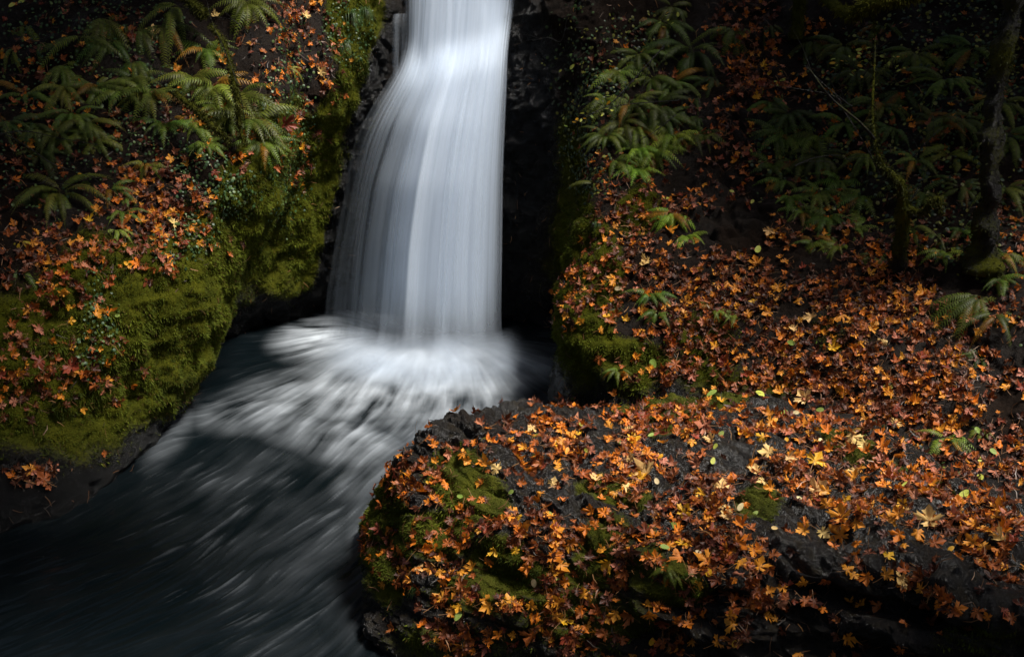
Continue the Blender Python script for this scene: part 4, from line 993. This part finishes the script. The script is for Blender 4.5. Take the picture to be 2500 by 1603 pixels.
def fuzz(parent, V, nn, ms, count, seed, lo=.02, hi=.06, tone=(.055, .058, .008)):
    r = np.random.default_rng(seed)
    k = r.choice(len(V), count, p=ms / ms.sum()); p = V[k] + r.normal(0, .012, (count, 3)); n_ = nn[k]
    d = n_ + r.normal(0, .4, (count, 3)) + np.array([0, 0, -.6]); d /= np.linalg.norm(d, axis=1, keepdims=True)
    s = np.cross(d, r.normal(0, 1, (count, 3))); s /= np.linalg.norm(s, axis=1, keepdims=True)
    L = r.uniform(lo, hi, count)[:, None]
    T = np.stack([p - s * L * .16, p + s * L * .16, p + d * L], 1).reshape(-1, 3)
    c = np.array(tone) * r.uniform(.4, 1.6, (count, 1))
    o = mesh_np('moss', T, np.arange(count * 3).reshape(-1, 3), M_MOSS, {'tint': np.repeat(c, 3, 0)}, smooth=False, parent=parent)
    return tag(o, kind='stuff')
def empty(name, loc, label, cat, group=None):
    o = bpy.data.objects.new(name, None); COL.objects.link(o); o.location = loc; o.empty_display_size = .2
    return tag(o, label, cat, group)
def on_ground(px, py, lift=0.0):
    h = hit(px, py); return np.array(h[0]) + np.array([0, 0, lift]), h[3]
def path(lst, loc):
    return np.array([P(*p) for p in lst]) - np.array(loc)
def crown(parent, centre, rad, count, seed, size=.26, cols=((.10, .06, .012), (.16, .09, .012), (.06, .07, .015))):
    """a loose cloud of leaf clumps round a few limbs"""
    r = np.random.default_rng(seed)
    cl = r.normal(0, .5, (40, 3)); cl = cl / np.maximum(np.linalg.norm(cl, axis=1, keepdims=True), .7) * np.array(rad) * .9
    p = cl[r.integers(0, 40, count)] + r.normal(0, .24, (count, 3)) * np.array(rad); p = p + np.array(centre)
    a = r.normal(0, 1, (count, 3)); a /= np.linalg.norm(a, axis=1, keepdims=True)
    b = np.cross(a, r.normal(0, 1, (count, 3))); b /= np.linalg.norm(b, axis=1, keepdims=True)
    s = r.uniform(.5, 1, (count, 1)) * size
    V = np.stack([p - a * s, p - b * s * .6, p + a * s, p + b * s * .6], 1).reshape(-1, 3)
    c = np.array(cols)[r.integers(0, len(cols), count)] * r.uniform(.6, 1.3, (count, 1))
    return mesh_np('crown', V, np.arange(count * 4).reshape(-1, 4), M_FERN_C, {'tint': np.repeat(c, 4, 0)}, smooth=False, parent=parent)

# the crooked mossy tree on the right slope
bp, dd = on_ground(2195, 650)
ta = empty('maple_tree', bp, 'small crooked moss covered maple tree on the dark right slope', 'tree')
Yb = float(bp[1])
pa = path([(2195,655,Yb),(2200,600,Yb-.15),(2205,530,Yb-.25),(2200,460,Yb-.3),(2178,428,Yb-.3),(2150,400,Yb-.2),(2135,340,Yb-.1),(2130,260,Yb+.3),(2136,120,Yb+.9),(2130,0,Yb+1.3),(2120,-150,Yb+1.5),(2110,-400,Yb+1.6)], bp)
o, V, nn, ms = tube('trunk', pa, [.10,.09,.08,.07,.05,.035,.022,.014,.012,.012,.012,.01], M_BARK, ta, 10, .35, .60, 3)
fuzz(o, V, nn, ms, 3000, 31, tone=(.032, .036, .006))
pb = path([(2205,500,Yb-.25),(2250,520,Yb-.4),(2272,495,Yb-.5),(2292,488,Yb-.5),(2296,520,Yb-.5)], bp)
o, V, nn, ms = tube('branch', pb, [.03,.03,.035,.04,.012], M_BARK, ta, 8, .3, .9, 5); fuzz(o, V, nn, ms, 900, 33)
pb = path([(2135,340,Yb-.1),(2100,300,Yb-.3),(2030,240,Yb-.5),(1970,160,Yb-.6)], bp)
tube('branch', pb, [.022,.016,.010,.004], M_BARK, ta, 6, .1, .2, 6)
crown(ta, np.array([3.2, 2.6, 6.6]), (2.2, 2.0, 1.3), 1500, 35)
# the thick dark trunk at the right edge
bp, dd = on_ground(2400, 650)
tb = empty('maple_tree', bp, 'thick dark mossy maple trunk near the right edge', 'tree'); Yb = float(bp[1])
pa = path([(2395,665,Yb),(2402,600,Yb),(2412,500,Yb),(2418,380,Yb),(2432,240,Yb+.1),(2452,120,Yb+.1),(2470,0,Yb+.2),(2490,-250,Yb+.3),(2480,-700,Yb+.4)], bp)
o, V, nn, ms = tube('trunk', pa, [.20,.15,.12,.115,.11,.105,.10,.10,.07], M_BARK, tb, 14, .45, .40, 13)
fuzz(o, V, nn, ms, 2500, 41, tone=(.030, .034, .006))
crown(tb, np.array([4.0, 1.6, 7.4]), (2.4, 2.4, 1.4), 1900, 45)
# the straight trunk behind the gully with a mossy limb along the top of the picture
bp, dd = on_ground(1945, 90)
tc = empty('maple_tree', bp, 'slim dark trunk with a bright mossy limb at top right', 'tree'); Yb = float(bp[1])
pa = path([(1945,95,Yb),(1948,50,Yb),(1952,0,Yb),(1955,-120,Yb),(1950,-500,Yb)], bp)
o, V, nn, ms = tube('trunk', pa, [.10,.09,.085,.08,.05], M_BARK, tc, 10, .2, .7, 23); fuzz(o, V, nn, ms, 1200, 51)
Yl = 14.2
pl = path([(1955,-60,Yb),(2060,30,Yl+.8),(2110,20,Yl+.2),(2160,4,Yl),(2230,-8,Yl),(2330,-40,Yl)], bp)
o, V, nn, ms = tube('branch', pl, [.07,.075,.08,.085,.075,.05], M_BARK, tc, 10, .3, .95, 25); fuzz(o, V, nn, ms, 2600, 53, tone=(.11, .11, .01))
crown(tc, np.array([3.4, 1.0, 6.6]), (2.6, 2.2, 1.4), 1700, 55)

# mossy dead limbs hanging over the left bank, each a thing of its own
def limb(label, lst, radii, seed, fz_=1200):
    loc = P(*lst[0]); e = np.array([P(*p) for p in lst]) - loc
    o, V, nn, ms = tube('fallen_branch', e, radii, M_BARK, None, 8, .3, .95, seed)
    o.location = loc; tag(o, label, 'branch', 'mossy branches on the left bank')
    fuzz(o, V, nn, ms, fz_, seed + 1); return o
limb('long moss draped branch curving down between the left ferns and the mossy wall', [(515,62,14.9),(545,105,14.7),(562,160,14.5),(572,205,14.4),(580,250,14.3),(583,300,14.25),(596,350,14.2)], [.02,.026,.03,.034,.03,.026,.012], 61, 1500)
limb('mossy broken branch slanting through the left ferns', [(428,228,14.3),(470,262,14.1),(500,290,14.0),(530,318,13.9),(560,345,13.9)], [.03,.035,.032,.028,.012], 63)
limb('stubby mossy branch poking in at the top of the left ferns', [(440,-30,15.6),(468,10,15.4),(490,28,15.3),(500,42,15.3)], [.06,.065,.06,.035], 65)
def twig(label, lst, r0, seed, side=3):
    rr_ = random.Random(seed); loc = P(*lst[0]); e = np.array([P(*p) for p in lst]) - loc
    o, V, nn, ms = tube('twig', e, list(np.linspace(r0, r0 * .35, len(e))), M_BARK, None, 5, .05, 0.0, seed, 6)
    o.location = loc; tag(o, label, 'twig', 'bare twigs')
    for k in range(side):
        i = rr_.randrange(0, len(e) - 1); p0 = e[i] * .5 + e[i + 1] * .5
        dv = (e[i + 1] - e[i]); dv = dv / np.linalg.norm(dv); L = rr_.uniform(.2, .5)
        q = dv * L * .7 + np.array([rr_.gauss(0, .5), rr_.gauss(0, .3), rr_.gauss(0, .5)]) * L
        tube('side_shoot', np.array([p0, p0 + q * .5 + np.array([0, 0, .03]), p0 + q]), [r0 * .45, r0 * .35, r0 * .15], M_BARK, o, 4, .05, 0.0, seed + k + 1, 4)
TW = [('thin bare twig crossing the left ferns from the left edge',[(-10,330,11.9),(60,320,12.2),(150,338,12.4),(250,355,12.6)],.008),
 ('long bare twig slanting down across the left leaf litter',[(10,325,11.8),(70,360,12),(130,400,12.2),(190,420,12.4),(260,440,12.6)],.008),
 ('pale twig lying level over the ferns at the left edge',[(-10,470,11.8),(60,450,12),(140,448,12.2),(215,455,12.4)],.007),
 ('dark twig sloping over the moss at the left edge',[(-5,655,11.4),(60,672,11.6),(110,690,11.8),(150,705,12)],.007),
 ('arching bare shoot left of the hanging mossy branch',[(600,330,14.6),(590,250,14.4),(560,150,14.4),(520,60,14.6),(500,-20,14.8)],.007),
 ('bare brown shoot between the hanging mossy branch and the mossy wall',[(660,230,15.2),(640,150,15.1),(600,80,15.1),(550,30,15.2)],.006),
 ('fine bare shoot drooping right of the hanging mossy branch',[(650,120,15.3),(620,90,15.2),(570,50,15.2),(510,40,15.2)],.006),
 ('long dark dead stem crossing the tall ferns right of the waterfall',[(1622,112,15.4),(1560,180,15.3),(1500,245,15.2),(1450,275,15.2),(1400,297,15.3)],.010),
 ('thin dead stem running level through the ferns right of the waterfall',[(1660,245,15.2),(1560,252,15.1),(1490,262,15.1),(1440,285,15.2)],.007),
 ('dead stem slanting up through the dark ferns above the leafy corner',[(1650,280,14.9),(1600,320,14.8),(1550,350,14.8)],.007),
 ('bare red brown shoot leaning over the ferns right of the gully',[(2080,260,13.8),(2040,230,13.7),(2000,195,13.7),(1965,160,13.8)],.008),
 ('long bare stem arching over the right ferns towards the crooked tree',[(2150,430,13.2),(2110,350,13.2),(2060,270,13.3),(2030,232,13.4),(1880,208,13.8)],.008),
 ('pale dead stick leaning beside the crooked mossy tree',[(2212,505,12.9),(2232,475,12.9),(2246,455,12.9)],.010),
 ('dead shoot rising right of the crooked mossy tree',[(2228,385,13.2),(2260,350,13.2),(2300,310,13.3)],.007),
 ('bare forked shoot in the ferns left of the crooked tree',[(1940,405,13.2),(1990,385,13.2),(2050,380,13.2),(2085,400,13.2)],.008),
 ('wiry twig reaching left over the dark recess right of the waterfall',[(1385,40,16.3),(1370,100,16.4),(1340,92,16.5),(1300,100,16.6)],.006)]
for k, (lb, pts, r0) in enumerate(TW): twig(lb, pts, r0, 700 + 9 * k)

# leafy sapling shoots with small yellow leaves on the right slope
def sapling(px, py, hpx, n, label, seed):
    r = random.Random(seed); h = hit(px, py)
    if h is None: return
    co, no, where, dist = h; H_ = hpx / FPX * dist
    root = empty('sapling', co, label, 'sapling', 'yellow leaved saplings')
    pts = np.array([(0, 0, 0), (r.gauss(0, .05), -.1, H_ * .4), (r.gauss(0, .1), -.2, H_ * .75), (r.gauss(0, .15), -.35, H_)])
    tube('stem', pts, [.008, .007, .005, .003], M_BARK, root, 5, .05, 0, seed, 5)
    for k in range(n):
        t_ = r.uniform(.35, 1) * 3; i = min(int(t_), 2); p = pts[i] + (pts[i + 1] - pts[i]) * (t_ - i)
        o = bpy.data.objects.new('leaf', r.choice(OVAL_ME)); COL.objects.link(o); o.parent = root
        o.location = Vector(p) + Vector((r.gauss(0, .10), r.gauss(0, .10), r.gauss(0, .06)))
        o.rotation_euler = (r.gauss(0, .5), r.gauss(0, .5), r.uniform(0, 6.28)); s = r.uniform(.05, .085); o.scale = (s, s, s)
        c = PAL[r.choice(('lime', 'golden', 'green', 'lime'))]; o.color = (c[0], c[1], c[2], 1)
for k, a in enumerate([(1880,250,90,10,'yellow leaved sapling at the right rim of the gully'), (2100,240,110,14,'tall yellow leaved sapling among the dark right ferns'), (2070,215,70,8,'small lime leaved sapling left of the tall yellow one'),
      (2030,205,60,6,'sparse sapling between the gully and the tall yellow one'), (1640,90,60,7,'lime leaved shoot above the tall ferns right of the waterfall'), (1480,290,50,6,'pale leaved shoot under the dead stem right of the waterfall'),
      (2160,215,80,8,'thin leafed sapling just right of the tall yellow one'), (1410,330,60,7,'pale green shoot on the dark recess wall right of the waterfall')]):
    sapling(*a, 900 + k)

def debris(name, label, Gr, Nr, dens, count, seed):
    r = np.random.default_rng(seed)
    p, nn, i, j = sample_grid(Gr, Nr, dens, count, r)
    d = r.normal(0, 1, (count, 3)); d -= nn * (d * nn).sum(1, keepdims=True) * .8; d /= np.linalg.norm(d, axis=1, keepdims=True)
    s = np.cross(d, nn); L = r.uniform(.04, .16, (count, 1)); w = r.uniform(.0025, .005, (count, 1)); p = p + nn * r.uniform(.01, .04, (count, 1))
    m = p + d * L * .5 + nn * L * r.uniform(-.1, .2, (count, 1)) + s * L * r.uniform(-.15, .15, (count, 1))
    V = np.stack([p - s * w, p + s * w, m - s * w, m + s * w, p + d * L - s * w * .5, p + d * L + s * w * .5], 1).reshape(-1, 3)
    b = np.arange(count)[:, None] * 6
    F = np.concatenate([b + np.array([[0, 1, 3, 2]]), b + np.array([[2, 3, 5, 4]])])
    c = np.array([(.22, .10, .04), (.10, .05, .025), (.04, .025, .015), (.35, .17, .06)])[r.integers(0, 4, count)]
    return tag(mesh_np(name, V, F, M_FERN_C, {'tint': np.repeat(c, 6, 0)}, smooth=False), label, 'twig litter', kind='stuff')
debris('twig_litter', 'loose leaf stalks and twig bits over both banks', G, NRM, (ldens + .12) * frame, 5000, 81)
debris('twig_litter', 'loose leaf stalks and needles on the boulder', B, BN_, (bdens + .10) * frameb, 2200, 82)
# ------------------------------------------------------------------ trees and a slope added out of view to shade the gorge
def shade_tree(x, y, z, H_, rad, zc, count, label, seed, dense=.3, off=(0, 0)):
    root = empty('maple_tree', (x, y, z), label, 'tree', 'added shade trees round the gorge')
    r = random.Random(seed)
    tube('trunk', np.array([(0, 0, -.3), (r.gauss(0, .1), r.gauss(0, .1), H_ * .4), (r.gauss(0, .2), r.gauss(0, .2), H_)]), [.28, .22, .08], M_BARK, root, 10, .15, .6, seed, 6)
    crown(root, np.array(off + (zc - z,)), rad, count, seed + 1, dense)
for k, a in enumerate(SHADE):
    shade_tree(*a, 1200 + 5 * k, off=[(4.5, -2.4), (6.0, -.8), (-3.0, -.8), (-1.8, 2.5), (5.0, 2.8)][k])
# unseen slope added behind the camera to keep sky sheen off
bx, by = np.meshgrid(np.linspace(-18, 18, 120), np.linspace(-2.5, -14, 60))
bz = 3.2 + (-2.5 - by) * 1.1 + fbm(np.stack([bx, by, 0 * bx], -1) * .4, 3, 991) * 1.0
tag(mesh_np('added_hillside_behind', np.stack([bx, by, bz], -1).reshape(-1, 3), grid_faces(60, 120), M_GROUND, {'moss': np.full(bx.size, .3), 'soil': np.full(bx.size, .7)}), kind='structure')
# ------------------------------------------------------------------ labels that single out each leaf and fern
MARKS = [(1000,1200,'on the left shoulder of the boulder'),(950,1340,'near the dark left tip of the boulder'),(1060,1110,'on the rocky rim of the boulder beside the foam'),(1200,1070,'on the boulder crest above the foam'),(1330,1060,'on the boulder crest below the pool edge'),
 (1340,1190,'on the upper middle of the boulder'),(1180,1180,'above the mossy hollow of the boulder'),(1130,1290,'on the mossy hollow of the boulder'),(1270,1290,'right of the mossy hollow on the boulder'),(1050,1400,'on the shaded left face of the boulder'),
 (1080,1530,'low on the boulder at the bottom edge'),(1230,1490,'on the dark moss at the boulder foot'),(1360,1480,'in the leaf strip down the boulder front'),(1350,1360,'topping the leaf strip on the boulder front'),(1460,1060,'beside the smooth rock rib on the boulder crest'),
 (1560,1040,'on the far crest of the boulder'),(1690,1050,'on the far mossy rim of the boulder'),(1570,1160,'on the broad middle of the boulder'),(1500,1260,'just above the upper boulder fern'),(1620,1300,'just right of the upper boulder fern'),(1480,1380,'left of the lower boulder fern'),
 (1680,1360,'just right of the lower boulder fern'),(1600,1480,'below the lower boulder fern'),(1740,1220,'in the bright pile at the boulder centre'),(1840,1150,'on the wet rock at the boulder centre'),(1850,1060,'on the far right crest of the boulder'),(1800,1310,'below the bright pile on the boulder'),
 (1860,1420,'over the dark overhang of the boulder'),(1760,1520,'on the dark lower face of the boulder'),(1960,1110,'in the grooves right of the boulder centre'),(1980,1210,'on the second ledge right of the boulder centre'),(2080,1075,'beside the green plants on the boulder rim'),
 (2110,1170,'along the wet rib right on the boulder'),(2060,1300,'on the grey rock under the right ledge'),(2210,1225,'on the right shoulder of the boulder'),(2200,1290,'on the bare ledge of the right shoulder'),(2340,1250,'near the right end of the boulder rim'),(2420,1310,'on the boulder at the right edge'),
 (2100,1400,'on the leaf line over the black cleft'),(2260,1430,'on the ledge right of the black cleft'),(2400,1420,'on the dark rock near the right edge'),(2060,1520,'on the black cleft face at the bottom'),(2380,1490,'low on the right dark rock'),
 (1370,760,'on the mossy corner of the right bank'),(1490,690,'on the leafy crest of the right bank'),(1560,590,'beside the bank fern at the right'),(1600,760,'around the small ferns of the right bank'),(1640,890,'above the far boulder crest'),(1760,970,'on the slope just behind the boulder crest'),
 (1830,760,'at the foot of the wet gully'),(1820,620,'in the lower wet gully'),(1830,480,'in the middle of the wet gully'),(1840,200,'in the upper wet gully'),(1990,760,'in the bright band of the right slope'),(1950,860,'low in the bright band of the right slope'),(2120,830,'in the middle of the right leaf slope'),
 (2270,780,'left of the big right hand fern'),(2100,690,'below the fern bank of the right slope'),(2180,980,'behind the right boulder rim'),(2340,1030,'above the dark fern at right'),(2390,1140,'in the dark gap behind the boulder'),(2030,990,'on the slope above the boulder rim plants'),
 (220,550,'by the pale fern of the left bank'),(400,560,'at the mossy lip of the left bank'),(310,640,'just over the moss face at left'),(150,650,'on the dark left leaf bed'),(120,770,'on the moss at the far left'),(130,890,'on the lower left moss face'),(80,1160,'in the small pile by the water at left'),(260,1100,'alone on the dark rock at left'),
 (420,400,'under the left fern drape'),(350,450,'on the upper left leaf bed'),(330,80,'caught in the top left ferns'),(100,180,'in the dark top left ferns'),(430,200,'between the top left ferns'),(520,60,'by the stub branch at the top left'),(760,150,'on the mossy wall left of the waterfall'),(720,340,'low on the mossy wall left of the waterfall'),
 (480,500,'beside the mossy pillar of the left bank'),(1450,250,'near the dead stem right of the waterfall'),(1650,70,'over the tall ferns right of the waterfall'),(2120,180,'in the dark growth of the right slope'),(1600,1010,'on the mossy far end of the boulder crest'),(1480,900,'low on the right bank near the water'),(1640,500,'above the bank fern at the right')]
CW = {'golden': 'golden yellow', 'pale': 'pale tan', 'orange': 'bright orange', 'amber': 'amber', 'rust': 'rust brown', 'red': 'dark red', 'brown': 'dull brown', 'dark': 'dark brown', 'pink': 'pinkish brown', 'green': 'green', 'lime': 'yellow green', 'cream': 'cream'}
ORD = ['', 'first', 'second', 'third', 'fourth', 'fifth', 'sixth', 'seventh', 'eighth', 'ninth', 'tenth']
from collections import defaultdict
def label_all(items, noun, cat, group, look):
    cells = defaultdict(list)
    for it in items:
        sc = [((it['px'] - m[0]) / 1.3) ** 2 + (it['py'] - m[1]) ** 2 + (1e6 if ('boulder' in m[2] or 'ledge' in m[2] or 'cleft' in m[2] or 'shoulder' in m[2]) != (it['where'] == 'boulder') and 'behind' not in m[2] and 'above' not in m[2] and 'dark rock' not in m[2] and 'rim' not in m[2] else 0) for m in MARKS]
        it['cell'] = int(np.argmin(sc)); cells[(it['cell'], look(it))].append(it)
    for (c, lk), L in cells.items():
        L.sort(key=lambda i: i['px'])
        for k, it in enumerate(L):
            where = MARKS[c][2]
            if len(L) == 1: lb = f'{lk} {noun} {where}'
            elif len(L) == 2: lb = f'{("left", "right")[k]} of two {lk} {noun[:-4] + "leaves" if noun.endswith("leaf") else noun + "s"} {where}'
            else: lb = f'{ORD[k + 1]} {lk} {noun} from left {where}'
            if len(lb.split()) > 16: lb = lb.replace('small ', '', 1)
            if len(lb.split()) > 16: lb = lb.replace(' maple', '', 1).replace(' oval', '', 1)
            tag(it['o'], lb, cat, group)
label_all([i for i in LEAVES if i['kind'] == 'maple'], 'maple leaf', 'leaf', 'fallen maple leaves', lambda i: CW[i['colour']])
label_all([i for i in LEAVES if i['kind'] == 'oval'], 'oval leaf', 'leaf', 'small oval fallen leaves', lambda i: 'small ' + CW[i['colour']])
FM = [(270,50,'at the top left'),(420,40,'below the stub branch at the top left'),(600,10,'at the top beside the bare shoots'),(90,110,'in the dark top left corner'),(110,240,'on the dark slope at the left edge'),(270,220,'in the middle of the left bank'),(390,230,'left of the slanting mossy branch'),
 (540,215,'left of the hanging mossy branch'),(600,290,'under the hanging mossy branch'),(490,320,'below the slanting mossy branch'),(180,340,'above the left leaf bed'),(110,460,'in the dark hollow at the left edge'),(290,500,'on the left leaf bed'),(50,620,'at the left edge over the moss'),(705,165,'on the mossy wall left of the waterfall'),
 (1640,50,'at the top right of the waterfall recess'),(1790,70,'at the left rim of the upper gully'),(1540,150,'over the dark recess right of the waterfall'),(1720,210,'beside the middle of the gully'),(1600,260,'under the long dead stem'),(1500,360,'on the steep edge right of the recess'),(1640,340,'in the bright drape above the leafy corner'),(1570,400,'at the bottom of the bright drape'),
 (1455,448,'alone on the recess edge'),(1665,550,'on the leafy crest of the right bank'),(1600,740,'low on the right bank corner'),(1770,760,'in the leaves below the gully'),(1508,900,'near the water on the right bank'),(1900,60,'right of the upper gully'),(2030,110,'under the bright mossy limb'),(1930,290,'at the right rim of the gully'),
 (1960,410,'right of the middle gully'),(2030,350,'under the yellow leaved saplings'),(1980,550,'at the lower left of the right fern bank'),(2080,560,'left of the crooked mossy tree'),(2180,240,'in the dark above the crooked tree'),(2280,160,'in the dark top right corner'),(2400,270,'beside the thick right trunk'),(2240,400,'right of the crooked tree bend'),(2345,458,'just left of the thick trunk'),
 (2250,565,'between the two right trunks'),(2140,628,'at the foot of the crooked tree'),(2310,615,'at the foot of the thick trunk'),(2445,650,'right of the thick trunk'),(2410,750,'overhanging the leaves at the right edge'),(2390,860,'lowest at the right edge'),(2310,1066,'in the gap behind the boulder'),(2400,1050,'above the gap behind the boulder'),
 (2130,1065,'at the far rim of the boulder'),(2230,1160,'along the right rim of the boulder'),(2300,1212,'at the lower end of the boulder rim'),(1580,1288,'growing on top of the boulder'),(1640,1392,'growing lower on the boulder')]
MARKS = FM
for i in PLANTS: i['where'] = ''
def label_ferns():
    cells = defaultdict(list)
    LK = {'sword': 'arching dark sword fern', 'hang': 'drooping long frond fern', 'short': 'bushy short frond fern'}
    for it in PLANTS:
        c = int(np.argmin([(it['px'] - m[0]) ** 2 + (it['py'] - m[1]) ** 2 for m in FM])); cells[(c, it['sub'])].append(it)
    for (c, sb), L in cells.items():
        L.sort(key=lambda i: i['px'])
        for k, it in enumerate(L):
            if len(L) == 1: lb = f'{LK[sb]} {FM[c][2]}'
            elif len(L) == 2: lb = f'{("left", "right")[k]} of two {LK[sb]}s {FM[c][2]}'
            else: lb = f'{ORD[k + 1]} {LK[sb]} from left {FM[c][2]}'
            tag(it['o'], lb, 'fern', 'ferns on the banks')
label_ferns()

for o in SC.objects:
    if 'label' in o and len(o['label'].split()) > 16: print('LONG', o['label'])
